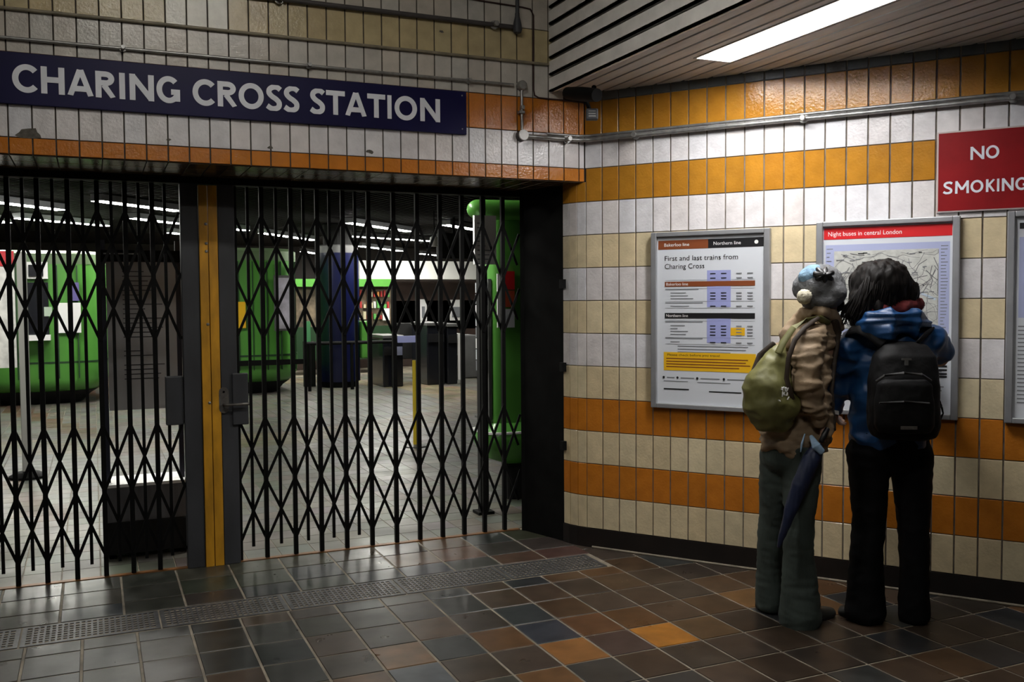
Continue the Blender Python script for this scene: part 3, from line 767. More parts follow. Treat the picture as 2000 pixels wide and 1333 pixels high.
segs += [(V((1.3, 6.15, zt_)), V((2.1, 6.95, zt_)), 'added unseen inside the lintel to light the right-hand kiosk'), (V((-1.2, 7.2, zt_)), V((-.2, 8.2, zt_)), 'added unseen inside the lintel to light the floor on the left'), (V((4.6, 18.2, zt_)), V((6.6, 19.2, zt_)), 'long one added to brighten the white bulkhead')]  # added tubes: two unseen ones light the near hall, one brightens the bulkhead
for a_, c_, nm in segs:
    e = c_-a_; n_ = V((-e.y, e.x, 0)).normalized()
    t = thing('tube_light', 'white fluorescent tube light in the hall ceiling, '+nm, 'ceiling light', (a_+c_)/2, 'tube lights in the hall ceiling')
    b = MB(); b.boxf(a_-n_*.09+V((0, 0, .004)), e, n_*.18, V((0, 0, .08))); b.build('housing', 'alu', t)
    b = MB(); b.boxf(a_-n_*.08-V((0, 0, .002)), e, n_*.16, V((0, 0, .004))); b.build('tube', 'tube', t)

def sup(cx, cy, a_, b_, z_, n=28, pw=3.2):
    out = []
    for k in range(n):
        an = 2*math.pi*k/n; c_, s_ = math.cos(an), math.sin(an)
        out.append(V((cx+a_*abs(c_)**(2/pw)*(1 if c_ >= 0 else -1), cy+b_*abs(s_)**(2/pw)*(1 if s_ >= 0 else -1), z_)))
    return out
def kiosk(cx, cy, a_, b_, top, label, pal='green'):
    t = thing('kiosk', label, 'kiosk', (cx, cy, 0))
    b = MB(); b.loft([sup(cx, cy, a_*.6, b_*.6, 0), sup(cx, cy, a_*.72, b_*.72, .12), sup(cx, cy, a_*.85, b_*.85, .2)]); b.build('plinth', 'void', t, smooth=True)
    b = MB(); b.loft([sup(cx, cy, a_*.84, b_*.84, .2), sup(cx, cy, a_*.95, b_*.95, .27), sup(cx, cy, a_, b_, .38), sup(cx, cy, a_, b_, .62)]); b.build('skirt', 'green', t, smooth=True)
    b = MB(); b.loft([sup(cx, cy, a_*1.005, b_*1.005, .62), sup(cx, cy, a_*1.005, b_*1.005, .65)]); b.build('seam_band', 'greendark', t, smooth=True)
    b = MB(); b.loft([sup(cx, cy, a_*.99, b_*.99, .65), sup(cx, cy, a_*.99, b_*.99, top-.2)]); 
    body = b.build('body', 'green', t, smooth=True)
    b = MB(); b.loft([sup(cx, cy, a_*1.0, b_*1.0, top-.2), sup(cx, cy, a_*1.0, b_*1.0, top-.05), sup(cx, cy, a_*.9, b_*.9, top)]); b.build('roof_band', mat('kiosk_cap', (.13, .2, .1), .4), t, smooth=True)
    # panel seams
    b = MB()
    for k in range(-3, 4): b.box(cx+k*a_*.28-.008, cx+k*a_*.28+.008, cy-b_*1.0-.004, cy-b_*.9, .4, top-.22)
    b.build('panel_seam', 'greendark', t)
    return t
def pz(px, py, Y): return onY(px, py, Y)
def panel(name, m, t, x0, y0, x1, y1, Y, d=.03, bevel=0):
    a_, c_ = pz(x0, y0, Y), pz(x1, y1, Y); b = MB(); b.boxf((a_.x, Y-d, c_.z), (c_.x-a_.x, 0, 0), (0, d, 0), (0, 0, a_.z-c_.z)); return b.build(name, m, t, bevel=bevel)
# left kiosk
YK = 15.4
xl, xr = pz(-75, 600, YK).x, pz(212, 600, YK).x
k1 = kiosk((xl+xr)/2, YK+.9, (xr-xl)/2, .9, pz(100, 489, YK).z, 'rounded green kiosk with a service window, at the far left of the hall')
F = YK-.012
wn = panel('service_window', 'screen', k1, 48, 552, 97, 662, F)
panel('monitor', 'screen', k1, 56, 518, 85, 540, F, .1)
mf = panel('monitor_frame', 'white', k1, 46, 512, 94, 545, F, .06)
panel('poster', 'white', k1, 113, 592, 159, 650, F, .03); panel('poster', mat('violet_print', (.12, .1, .3), .5), k1, 135, 552, 155, 588, F, .03)
panel('counter', 'white', k1, 45, 655, 100, 664, F, .25)
panel('notice', mat('pale_notice', (.4, .5, .4), .5), k1, 86, 600, 102, 618, F-.03, .03)
# middle kiosk
YK = 15.6
xl, xr = pz(392, 600, YK).x, pz(592, 600, YK).x
k2 = kiosk((xl+xr)/2, YK+.85, (xr-xl)/2, .85, pz(500, 484, YK).z, 'rounded green kiosk just right of the yellow posts, with a tall poster')
F = YK-.012
pf = panel('poster_frame', 'steel', k2, 534, 538, 576, 646, F, .03); panel('poster', mat('cool_poster', (.5, .48, .56), .5, noise_amt=.4, nscale=6), k2, 537, 543, 573, 642, F-.03, .01)
panel('notice', 'amber', k2, 452, 590, 480, 641, F, .03)
panel('rail', 'black', k2, 440, 706, 595, 711, F, .05)
# grey notice board on a base just behind the left gate
YB = 6.02
t = thing('notice_stand', 'freestanding grey notice board on a low two-tone box base behind the left gate', 'notice board', (.27, YB, 0))
b = MB(); b.box(.035, .50, YB, YB+.3, .22, .43); b.build('base_box', mat('base_grey', (.11, .11, .12), .6, noise_amt=.3, stretch=(3, 3, .5)), t, bevel=.004)
b = MB(); b.box(.03, .51, YB-.01, YB+.31, .03, .22); b.build('base_plinth', 'void', t, bevel=.004)
b = MB(); b.box(.05, .09, YB+.02, YB+.28, 0, .03); b.box(.45, .49, YB+.02, YB+.28, 0, .03); b.build('feet', 'black', t)
b = MB(); b.box(.03, .505, YB-.004, YB+.304, .43, .448); b.build('white_top', 'white', t)
for x_ in (.055, .475):
    b = MB(); b.box(x_-.014, x_+.014, YB+.08, YB+.11, .448, 1.9); b.build('post', mat('post_navy', (.012, .014, .03), .5), t)
zb0, zb1 = pz(290, 800, YB+.05).z, pz(290, 512, YB+.05).z
b = MB(); b.box(.072, .461, YB+.075, YB+.105, zb0, zb1); bd = b.build('board', 'board', t)
b = MB(); rg = random.Random(3)
for i in range(24):
    z_ = zb1-.06-i*.028
    if i in (15, 16, 19): continue
    b.box(.16, .16+rg.uniform(.08, .25), YB+.073, YB+.075, z_, z_+.005)
b.build('printed_lines', 'ink', bd)
b = MB(); b.box(.045, .49, YB+.07, YB+.11, zb1, zb1+.07); b.build('header', 'black', t)
b = MB(); b.box(.06, .25, YB+.065, YB+.07, zb1+.045, zb1+.052); b.build('header_edge', 'pipe', t)
# poster pole at far left
YP = 9.17
t = thing('poster_stand', 'grey floor-standing pole with a white and red poster at the left edge', 'poster stand', (-.6, YP, 0))
b = MB(); xa_, xb_ = pz(37, 700, YP).x, pz(57, 700, YP).x; b.box(xa_, xb_, YP, YP+.05, .05, pz(50, 492, YP).z); b.build('pole', mat('pole_grey', (.3, .3, .28), .5), t, bevel=.008)
b = MB(); b.lathe(((xa_+xb_)/2, YP+.02, 0), [(.15, 0), (.15, .02), (.1, .05), (.06, .06)], 20); b.build('base', 'black', t, smooth=True)
pa, pb = pz(-60, 490, YP-.01), pz(34, 718, YP-.01)
b = MB(); b.boxf((pa.x, YP-.04, pb.z), (pb.x-pa.x, 0, 0), (0, .035, 0), (0, 0, pa.z-pb.z)); ps = b.build('poster_board', mat('dull_white', (.75, .75, .72), .5, noise_amt=.3, nscale=12), t)
b = MB(); b.boxf((pa.x, YP-.046, pa.z-.13), (pb.x-pa.x, 0, 0), (0, .005, 0), (0, 0, .13)); b.build('red_header', mat('dull_red', (.5, .02, .03), .5), t)
# blue column
Yc = 16.5; xa_, xb_ = pz(622, 620, Yc).x, pz(701, 620, Yc).x; cx_ = (xa_+xb_)/2; r_ = (xb_-xa_)/2
t = thing('blue_column', 'tall glossy dark blue cylindrical column in the middle of the hall', 'column', (cx_, Yc, 0))
b = MB(); b.lathe((cx_, Yc, 0), [(r_, .1), (r_, 2.35)], 32); b.build('shaft', 'bluecol', t, smooth=True)
b = MB(); b.lathe((cx_, Yc, 0), [(r_*.9, 0), (r_*.9, .1)], 32); b.build('foot', 'black', t, smooth=True)
b = MB(); b.lathe((cx_, Yc, 2.35), [(r_*.96, 0), (r_*.96, .12), (r_*.9, .14)], 32); b.build('collar', 'steel', t, smooth=True)
b = MB(); b.lathe((cx_, Yc, 2.49), [(r_*.7, 0), (r_*.7, .36)], 24); b.build('neck', 'void', t)
# white bulkhead and wall behind the barriers
YW = 20.0
def pbox(mb, px0, py0, px1, py1, Y, d):
    a_, c_ = pz(px0, py0, Y), pz(px1, py1, Y); mb.boxf((a_.x, Y, c_.z), (c_.x-a_.x, 0, 0), (0, d, 0), (0, 0, a_.z-c_.z))
b = MB(); pbox(b, 703, 509, 990, 546, YW, .6); tag(b.build('bulkhead', 'bulk'), 'long white bulkhead over the ticket barriers', 'bulkhead')
b = MB(); pbox(b, 560, 548, 1010, 640, YW+.7, .1); a_ = pz(560, 548, YW+.7); b.box(a_.x, a_.x+9, YW+.7, YW+.8, 0, 1.5)
struct(b.build('wall_hall_rear', mat('brown_wall', (.05, .03, .024), .6, noise_amt=.5, nscale=1.5)))
# shop front with a green fascia
t = thing('shop_front', 'small shop front with a green fascia and lit shelves behind the blue column', 'shop', pz(735, 740, 19.2))
b = MB(); pbox(b, 575, 545, 766, 560, 19.2, .3); b.build('fascia', 'green', t)
sh = MB(); pbox(sh, 578, 560, 764, 640, 19.4, .06); sh.build('shelf_back', mat('shelf_tan', (.16, .12, .08), .6, noise_amt=.8, nscale=5), t)
g_ = MB(); pbox(g_, 575, 640, 766, 700, 19.2, .5); g_.build('counter', 'greendark', t)
rg = random.Random(8)
pc = [mat('pack_'+n, c_, .5) for n, c_ in (('red', (.4, .03, .03)), ('cream', (.5, .45, .3)), ('white', (.6, .6, .6)), ('orange', (.5, .2, .04)), ('green', (.1, .35, .08)))]
for rw, (y0, y1) in enumerate(((566, 580), (585, 602), (607, 624))):
    for i in range(9):
        x_ = 704+i*6.6
        if rg.random() < .15: continue
        b = MB(); hgt = rg.uniform(.4, 1)*(y1-y0); pbox(b, x_, y1-hgt, x_+rg.uniform(2.5, 5), y1, 19.3, .08)
        tag(b.build('packet', pc[rg.randrange(5)]), 'small coloured packet on the shelves of the far shop front', 'packet', 'packets on the far shop shelves')
# posters on the rear wall
for i, (x0, y0, x1, y1, lb) in enumerate([(820, 585, 834, 627, 'narrow white poster on the brown rear wall'), (879, 586, 903, 626, 'white framed poster on the rear wall right of the barriers'), (748, 603, 761, 626, 'small pale card on the rear wall near the shop shelves')]):
    b = MB(); pbox(b, x0, y0, x1, y1, YW+.62 if i != 2 else 19.25, .03); o = b.build('wall_poster', 'white'); tag(o, lb, 'poster')
    if i < 2:
        c = MB(); pbox(c, x0+4, y0+14, x1-4, y1-6, YW+.6, .01); c.build('print', 'inkgrey', o)
# ticket barriers
YT = 15.9
def barrier(px0, px1, pytop, pybot, label, Y=YT, m='screen', top='steel'):
    a_, c_ = pz(px0, pybot, Y), pz(px1, pytop, Y)
    t = thing('ticket_barrier', label, 'ticket barrier', ((a_.x+c_.x)/2, Y, 0), 'ticket barriers')
    b = MB(); b.box(a_.x, c_.x, Y, Y+.9, 0, c_.z-.06); b.build('cabinet', m, t, bevel=.02)
    b = MB(); b.box(a_.x-.01, c_.x+.01, Y-.02, Y+.92, c_.z-.06, c_.z); b.build('top', top, t, bevel=.01)
    b = MB(); b.box(a_.x+.02, c_.x-.02, Y-.025, Y-.005, c_.z-.35, c_.z-.2); b.build('reader', 'mapblue' if 'centre' in label else 'ink', t)
    return t
barrier(749, 768, 655, 748, 'dark ticket barrier, left one of the row under the white bulkhead')
barrier(772, 787, 655, 748, 'dark ticket barrier, centre of the row beside the yellow post')
barrier(835, 868, 630, 742, 'tall black ticket barrier behind the yellow post')
barrier(874, 893, 632, 745, 'black ticket barrier next to the white edge')
b = MB(); pbox(b, 894, 652, 903, 742, YT, .8); tag(b.build('white_partition', 'white'), 'narrow upright white partition closing the barrier row', 'partition')
b = MB(); pbox(b, 906, 655, 934, 738, YT+1, .5); tag(b.build('cabinet', 'steel', bevel=.02), 'low grey cabinet right of the barrier row', 'cabinet')
b = MB(); pbox(b, 780, 632, 838, 700, YT+1.0, .3); tag(b.build('control_desk', 'void', bevel=.01), 'black control desk between the ticket barriers', 'desk')
b = MB(); pbox(b, 777, 657, 816, 669, YT-.1, .03); tag(b.build('desk_display', 'lilac'), 'small glowing blue display on the barrier desk', 'display')
b = MB(); pbox(b, 706, 628, 728, 700, YT+.3, .3); tag(b.build('ticket_machine', 'green', bevel=.02), 'green ticket machine right of the blue column', 'ticket machine')
b = MB(); q0, q1 = pz(596, 712, YT), pz(770, 708, YT); b.tube([(q0.x, YT-.1, .8), (q1.x, YT-.1, .8)], .03, 8)
for x_ in (q0.x+.05, q1.x-.05, (q0.x+q1.x)/2): b.tube([(x_, YT-.1, 0), (x_, YT-.1, .8)], .03, 8)
tag(b.build('barrier_rail', 'black', smooth=True), 'black waist-high rail linking kiosk and barriers', 'rail')
b = MB(); pbox(b, 597, 628, 607, 668, 16.6, .1); c = b.build('help_point', mat('mint', (.2, .6, .3), .5)); tag(c, 'small pale green panel between kiosk and blue column', 'panel'); 
b = MB(); pbox(b, 594, 668, 617, 762, 16.62, .12); tag(b.build('bollard_box', 'void'), 'black pillar box between the green kiosk and blue column', 'pillar')
# yellow post
Ys = 9.35; sx_ = pz(811, 800, Ys).x
t = thing('floor_post', 'thin yellow post on a flat round base in the hall', 'post', (sx_, Ys, 0))
b = MB(); b.lathe((sx_, Ys, 0), [(.025, .02), (.025, pz(811, 704, Ys).z)], 16); b.build('pole', 'hyellow', t, smooth=True)
b = MB(); b.lathe((sx_, Ys, 0), [(.13, 0), (.13, .012), (.04, .022)], 28); b.build('base', 'steel', t, smooth=True)
# near kiosk on the right: narrow green end with its side face to the left
Y3 = 6.45; xl = pz(966, 700, Y3).x
def pxof(X, Y, Z):
    d = V((X, Y, Z))-O; return 1000+F_PX*d.dot(RT)/d.dot(FW)
Yb = Y3
while pxof(xl, Yb, 1.2) > 938 and Yb < 9: Yb += .01
t = thing('kiosk', 'tall green kiosk at the right end of the hall with a bulging base', 'kiosk', (xl+.45, (Y3+Yb)/2, 0))
cx_, cy_, ax_, ay_ = xl+.5, (Y3+Yb)/2, .5, (Yb-Y3)/2
zt3 = pz(985, 418, Y3).z
b = MB(); b.loft([sup(cx_, cy_, ax_, ay_, .5, pw=9), sup(cx_, cy_, ax_, ay_, zt3, pw=9)]); bo = b.build('body', 'green', t, smooth=True)
b = MB(); b.loft([sup(cx_, cy_, ax_-.12, ay_-.05, .28, pw=5), sup(cx_, cy_, ax_+.02, ay_+.03, .33, pw=5), sup(cx_, cy_, ax_+.08, ay_+.08, .45, pw=5), sup(cx_, cy_, ax_+.08, ay_+.08, .52, pw=5), sup(cx_, cy_, ax_+.02, ay_+.02, .60, pw=5)]); b.build('base_bulge', 'green', t, smooth=True)
b = MB(); b.loft([sup(cx_, cy_, ax_+.084, ay_+.084, .525, pw=5), sup(cx_, cy_, ax_+.084, ay_+.084, .54, pw=5)]); b.build('base_trim', 'white', t, smooth=True)
b = MB(); b.loft([sup(cx_, cy_, ax_-.14, ay_-.06, 0, pw=5), sup(cx_, cy_, ax_-.13, ay_-.05, .28, pw=5)]); b.build('plinth', 'void', t)
b = MB(); b.loft([sup(cx_, cy_, ax_+.03, ay_+.03, zt3, pw=5), sup(cx_, cy_, ax_+.03, ay_+.03, zt3+.07, pw=5)]); b.build('roof', mat('roof_tan', (.25, .2, .12), .5), t)
Fk = Y3-.004
for (x0, y0, x1, y1, mm) in [(985, 530, 1004, 566, 'red'), (985, 568, 1004, 600, mat('orange_red_print', (.5, .08, .03), .5)), (985, 604, 1004, 640, 'paper'), (970, 535, 981, 640, 'white')]:
    panel('poster', mm, t, x0, y0, x1, y1, Fk, .012)
b = MB(); q = pz(932, 410, Fk-.06)
b.tube([V((q.x-.02, Fk-.08, q.z)), V((q.x+.02, Fk-.08, q.z)), V((q.x+.6, Fk-.08, q.z+.01))], [.06, .072, .072], 20); b.ell((q.x, Fk-.08, q.z), .085, .072, .072); b.build('roof_tube', 'green', t, smooth=True)
a_, c_ = pz(924, 421, Fk-.17), pz(967, 517, Fk-.17); t2 = thing('hanging_sign', 'white hanging sign with small print at the corner of the right-hand kiosk', 'sign', (a_+c_)/2)
b = MB(); b.boxf((a_.x, Fk-.195, c_.z), (c_.x-a_.x, 0, 0), (0, .03, 0), (0, 0, a_.z-c_.z)); b.build('panel', 'white', t2)
b = MB(); b.tube([((a_.x+c_.x)/2, Fk-.18, a_.z), ((a_.x+c_.x)/2, Fk-.18, 2.88)], .008, 8); b.build('hanger', 'black', t2)
b = MB(); rg = random.Random(4)
for i in range(13):
    z_ = a_.z-.06-i*.032; b.box(a_.x+.02, a_.x+.02+rg.uniform(.03, .11), Fk-.197, Fk-.195, z_, z_+.008)
b.build('print', 'inkgrey', t2)
# leaflet rack on the side face, facing left
t = thing('leaflet_rack', 'narrow rack of grey leaflets against the right-hand kiosk', 'rack', (xl-.03, cy_, 0))
ztop = pz(950, 545, Y3).z
b = MB(); b.box(xl-.03, xl-.006, Y3+.04, Yb-.03, .64, ztop); b.build('backboard', 'steel', t)
for i in range(8):
    z_ = ztop-.1-i*.085; b = MB(); b.box(xl-.05, xl-.032, Y3+.05, Yb-.04, z_, z_+.075); b.build('leaflet', ('paper', 'inkgrey', 'white')[i % 3], t)
b = MB(); b.box(xl-.06, xl-.006, Y3+.04, Yb-.03, .625, .64); b.build('ledge', 'steel', t)
xp = pz(942, 700, Y3-.25).x
t = thing('black_post', 'slim black square post with a clamped foot left of the right-hand kiosk', 'post', (xp, Y3-.25, 0))
b = MB(); b.box(xp-.032, xp+.032, Y3-.28, Y3-.22, .02, pz(941, 520, Y3-.25).z); b.build('shaft', 'void', t, bevel=.005)
b = MB(); b.box(xp-.06, xp+.06, Y3-.31, Y3-.19, 0, .02); b.build('foot', 'black', t)
# hanging screens and lamp
b = MB(); pbox(b, 862, 455, 925, 506, 14.5, .25); a_ = pz(890, 455, 14.5); b.tube([(a_.x, 14.6, a_.z-.02), (a_.x, 14.6, 2.9)], .03, 8); tag(b.build('hanging_screen', 'void'), 'black box screen hanging from the hall ceiling right of centre', 'screen')
q = pz(848, 470, 13.5); t = thing('pendant_lamp', 'small white spotlight hanging from the hall ceiling above the bulkhead', 'lamp', q)
b = MB(); b.lathe(q-V((0, 0, .09)), [(.05, 0), (.07, .05), (.06, .14), (.02, .17)], 16); b.build('shade', 'white', t, smooth=True)
b = MB(); b.tube([q+V((0, 0, .08)), V((q.x, q.y, 2.87))], .008, 6); b.build('rod', 'black', t)
# ================================================================ PEOPLE
M['skin'] = mat('skin', (.42, .25, .18), .5)
M['tan'] = mat('tan_jacket', (.34, .245, .155), .7, noise_amt=.28, nscale=9, bump=.5, bscale=45)
M['tandark'] = mat('brown_strap', (.045, .03, .02), .7, noise_amt=.3)
M['bluejkt'] = mat('blue_shell', (.008, .055, .17), .45, noise_amt=.25, nscale=6, bump=.25, bscale=40)
M['jeans'] = mat('greenish_denim', (.055, .075, .068), .85, noise_amt=.3, nscale=10, bump=.4, bscale=120, stretch=(1, 1, .3))
M['trous'] = mat('black_trousers', (.0035, .0035, .0045), .85, noise_amt=.3, spec=.15)
M['knit'] = mat('grey_knit', (.16, .165, .175), .9, noise_amt=.3, nscale=30, bump=1, bscale=90)
M['knitblue'] = mat('blue_knit', (.22, .36, .5), .9, noise_amt=.3, nscale=40, bump=1, bscale=90)
M['fluff'] = mat('cream_pompom', (.75, .7, .55), .95, noise_amt=.2, nscale=60, bump=1, bscale=120)
M['hair'] = mat('dark_hair', (.008, .0065, .006), .6, noise_amt=.7, nscale=40, bump=1, bscale=60, stretch=(1, 1, .25), spec=.18)
M['scarf'] = mat('dark_red_scarf', (.13, .012, .014), .9, noise_amt=.4, nscale=30, bump=.6)
M['bag'] = mat('olive_bag', (.17, .165, .055), .5, noise_amt=.35, nscale=9, bump=.3, bscale=30)
M['packblk'] = mat('black_nylon', (.004, .004, .0045), .7, spec=.2, noise_amt=.4, nscale=30, bump=.3, bscale=80)
M['shoe'] = mat('dark_shoe', (.03, .03, .026), .5, noise_amt=.3)
M['shoeblk'] = mat('black_shoe', (.008, .008, .008), .4)
M['navy'] = mat('navy_umbrella', (.012, .02, .06), .55, noise_amt=.3, bump=.3)
M['ltblue'] = mat('pale_blue_cloth', (.28, .42, .6), .7, noise_amt=.3, nscale=30)

def limb(mb, pts, seg=20, side=None):
    """tapered tube with elliptical section: pts = (pos, r_side, r_other)"""
    side = V(side) if side is not None else RT
    P = [V(p[0]) for p in pts]; rings = []
    for i, q in enumerate(pts):
        d = (P[min(i+1, len(P)-1)]-P[max(i-1, 0)]).normalized()
        a = (side-d*side.dot(d)); a = a.normalized() if a.length > .05 else d.orthogonal().normalized()
        b = d.cross(a); ra = q[1]; rb = q[2] if len(q) > 2 else q[1]
        rings.append([P[i]+a*ra*math.cos(2*math.pi*k/seg)+b*rb*math.sin(2*math.pi*k/seg) for k in range(seg)])
    # rounded ends
    d0 = (P[0]-P[1]).normalized(); d1 = (P[-1]-P[-2]).normalized()
    def cap(r, c, d, rad): return [[c+(p-c)*math.cos(t)+d*rad*math.sin(t) for p in r] for t in (.5, 1.0, 1.35)]
    r0 = min(pts[0][1:]); r1 = min(pts[-1][1:])
    rings = list(reversed(cap(rings[0], P[0], d0, r0*.6)))+rings+cap(rings[-1], P[-1], d1, r1*.6)
    mb.loft(rings)
def sculpt(name, mb, m, parent, voxel=.012, it=4, disp=None, flat=False):
    o = mb.build(name, m)
    r = o.modifiers.new('r', 'REMESH'); r.mode = 'VOXEL'; r.voxel_size = voxel
    if it: s_ = o.modifiers.new('s', 'SMOOTH'); s_.iterations = it; s_.factor = .5
    dg = bpy.context.evaluated_depsgraph_get(); dg.update()
    me = bpy.data.meshes.new_from_object(o.evaluated_get(dg)); o.modifiers.clear(); old = o.data; o.data = me; bpy.data.meshes.remove(old); me.name = name
    if not me.materials: me.materials.append(M[m])
    if disp:
        N = [v.normal.copy() for v in me.vertices]
        for v, n in zip(me.vertices, N): v.co += n*disp(v.co)
    me.polygons.foreach_set('use_smooth', [not flat]*len(me.polygons)); me.update()
    attach(o, parent) if parent is not None else None
    return o
def folds(amp, sx=7, sz=14, seed=0):
    def f(c):
        p = V((c.x*sx, c.y*sx, c.z*sz+seed))
        n1 = noise.noise(p); n2 = noise.noise(p*2.3+V((7, 3, 1)))
        return amp*((1-abs(n1)*2)*.7+(1-abs(n2)*2)*.35-.5)
    return f
def hand(mb, wrist, d, palm_n, curl=.5, s=1.0, thumb=1):
    """five separate fingers on a palm; d = pointing direction, palm_n = way the palm faces"""
    wrist, d = V(wrist), V(d).normalized(); n = V(palm_n); n = (n-d*n.dot(d)).normalized(); a = d.cross(n)
    limb(mb, [(wrist-d*.02*s, .026*s, .019*s), (wrist+d*.02*s, .031*s, .016*s), (wrist+d*.055*s, .038*s, .015*s), (wrist+d*.088*s, .038*s, .012*s)], 14, a)
    for k, (off, L) in enumerate(((-.029, .066), (-.010, .076), (.010, .072), (.029, .056))):
        p = wrist+d*.086*s+a*off*s; dd = (d+a*off*2).normalized(); pts = [(p-d*.012*s, .0092*s)]; ang = .15+curl*(.5+.12*k)
        for j, f_ in enumerate((.45, .3, .25)):
            dd = (dd*math.cos(ang)+n*math.sin(ang)).normalized(); p = p+dd*L*f_*s; pts.append((p.copy(), (.0088-.0009*j)*s))
        limb(mb, pts, 8, a)
    p = wrist+d*.025*s-a*.026*thumb*s; dd = (d*.7-a*.75*thumb+n*.3).normalized(); pts = [(p, .013*s)]
    for f_, r_ in ((.035, .011), (.028, .0095), (.024, .0085)):
        p = p+dd*f_*s; pts.append((p.copy(), r_*s)); dd = (dd+d*.35+n*.25*curl).normalized()
    limb(mb, pts, 8, n)
def head(mb, c, face, tilt=None, s=1.0):
    """c = centre of skull, face = looking direction"""
    f = V(face).normalized(); up = V((0, 0, 1)) if tilt is None else V(tilt).normalized(); up = (up-f*up.dot(f)).normalized(); r = f.cross(up)
    R = Matrix((r, f, up)).transposed()
    T = lambda x, y, z: V(c)+R@V((x, y, z))*s
    mb.ell(T(0, -.005, .02), .076*s, .096*s, .095*s, R)
    mb.ell(T(0, .025, -.045), .058*s, .068*s, .075*s, R)
    mb.ell(T(0, .055, -.09), .03*s, .03*s, .022*s, R, 12, 8)              # chin
    limb(mb, [(T(0, .088, .012), .008*s), (T(0, .10, -.012), .011*s), (T(0, .108, -.03), .015*s, .012*s)], 8, r)   # nose
    mb.ell(T(0, .086, -.058), .024*s, .012*s, .009*s, R, 12, 8)           # mouth
    for sgn in (-1, 1):
        mb.ell(T(sgn*.03, .082, .022), .022*s, .011*s, .008*s, R, 10, 6)  # brow
        mb.ell(T(sgn*.036, .068, -.02), .022*s, .02*s, .018*s, R, 10, 6)  # cheek
        mb.ell(T(sgn*.078, -.005, -.012), .009*s, .02*s, .032*s, R, 12, 8) # ear
    return T, R
def eyes(T, R, par, s=1.0):
    for sgn in (-1, 1):
        b = MB(); b.ell(T(sgn*.03, .079, .004), .0115, .0115, .0115, R, 12, 8); e = b.build('eye', 'white', par, smooth=2)
        b = MB(); b.ell(T(sgn*.03, .0865, .004), .005, .005, .005, R, 10, 6); b.build('iris', 'ink', e, smooth=2)
def shoe(name, toe, heel, m, par, w=.045, h=.075):
    """toe and heel points on the floor"""
    toe, heel = V(toe), V(heel); d = (toe-heel); L = d.length; d.normalize(); sd = V((-d.y, d.x, 0))
    b = MB(); prof = [(0, .7, .9), (.12, .95, 1.05), (.3, .92, 1.0), (.5, .9, .82), (.68, 1.0, .62), (.85, .95, .5), (.97, .6, .36)]
    rings = []
    for t_, ww, hh in prof:
        c_ = heel+d*L*t_; rings.append([c_+sd*w*ww*math.cos(a_)+V((0, 0, .012+max(math.sin(a_), -.15)*h*hh)) for a_ in [2*math.pi*k/18 for k in range(18)]])
    b.loft(rings); o = b.build(name, m, par, smooth=True)
    b = MB(); rings = []
    for z_ in (.001, .014): rings.append([heel+d*L*(.5+.53*math.cos(a_))+sd*w*1.04*(math.sin(a_))+V((0, 0, z_)) for a_ in [2*math.pi*k/28 for k in range(28)]])
    b.loft(rings); b.build('sole', 'shoeblk', o)
    return o

# ---------------------------------------------------------------- woman in the beanie
D1 = 4.36
def p(x, y, d=0): return dep(x, y, D1+d)
def gz(q, z=0): return V((q.x, q.y, z))
w1 = thing('person', 'person in grey beanie with cream pompom, tan jacket and flared jeans, leaning towards the map', 'person', gz(p(1545, 1215)))
face1 = (RT*.75+FH*.62-V((0, 0, .08))).normalized()
hc1 = p(1606, 572, .0)
b = MB(); T1, R1 = head(b, hc1, face1, s=.98)
limb(b, [(hc1-V((0, 0, .03)), .052), (p(1603, 606), .05), (p(1596, 635), .06)], 16)
limb(b, [(p(1596, 628), .07, .06), (p(1586, 655), .13, .085), (p(1572, 700), .13, .09), (p(1562, 770), .12, .09), (p(1552, 830), .115, .085), (p(1546, 868), .105, .085)], 20)
sh = p(1577, 655, -.12); el = p(1583, 752, -.19); wr = p(1604, 818, -.12)
limb(b, [(sh, .045), (el, .036), (wr, .026)], 14)
hand(b, wr, (p(1612, 858, -.08)-wr), -RT+FH*.2, .5)
sh2 = p(1592, 652, .13); el2 = p(1612, 740, .2); wr2 = p(1622, 790, .2)
limb(b, [(sh2, .045), (el2, .036), (wr2, .026)], 14)
hand(b, wr2, (p(1628, 835, .2)-wr2), -RT, .5, thumb=-1)
limb(b, [(p(1562, 880, -.04), .07), (p(1562, 1020, -.04), .052), (p(1556, 1190, -.03), .035)], 16)
limb(b, [(p(1526, 880, .05), .07), (p(1508, 1020, .12), .052), (p(1500, 1168, .18), .035)], 16)
sculpt('body', b, 'skin', w1, .006, 3)
eyes(T1, R1, w1)
# hair under the hat
b = MB(); b.ell(T1(0, -.02, .0), .082, .095, .09, R1); b.ell(p(1634, 594, .03), .03, .04, .04); b.ell(p(1618, 603, .03), .035, .04, .025)
sculpt('hair', b, 'hair', w1, .007, 2, folds(.003, 40, 15))
# beanie
b = MB(); hr = Matrix.Rotation(-.25, 3, FH)
b.ell(p(1601, 560, .0), .108, .124, .104, hr@R1); b.ell(p(1616, 572, -.02), .07, .1, .072); b.ell(p(1582, 562, -.03), .07, .09, .075); b.ell(p(1602, 588, -.03), .085, .09, .045)
be = sculpt('beanie', b, 'knit', w1, .008, 3, folds(.006, 20, 20))
b = MB(); q = p(1571, 580, -.105); b.ell(q, .034, .033, .034, None, 24, 16); sculpt('pompom', b, 'fluff', be, .005, 1, lambda c: .004*noise.noise(c*160))
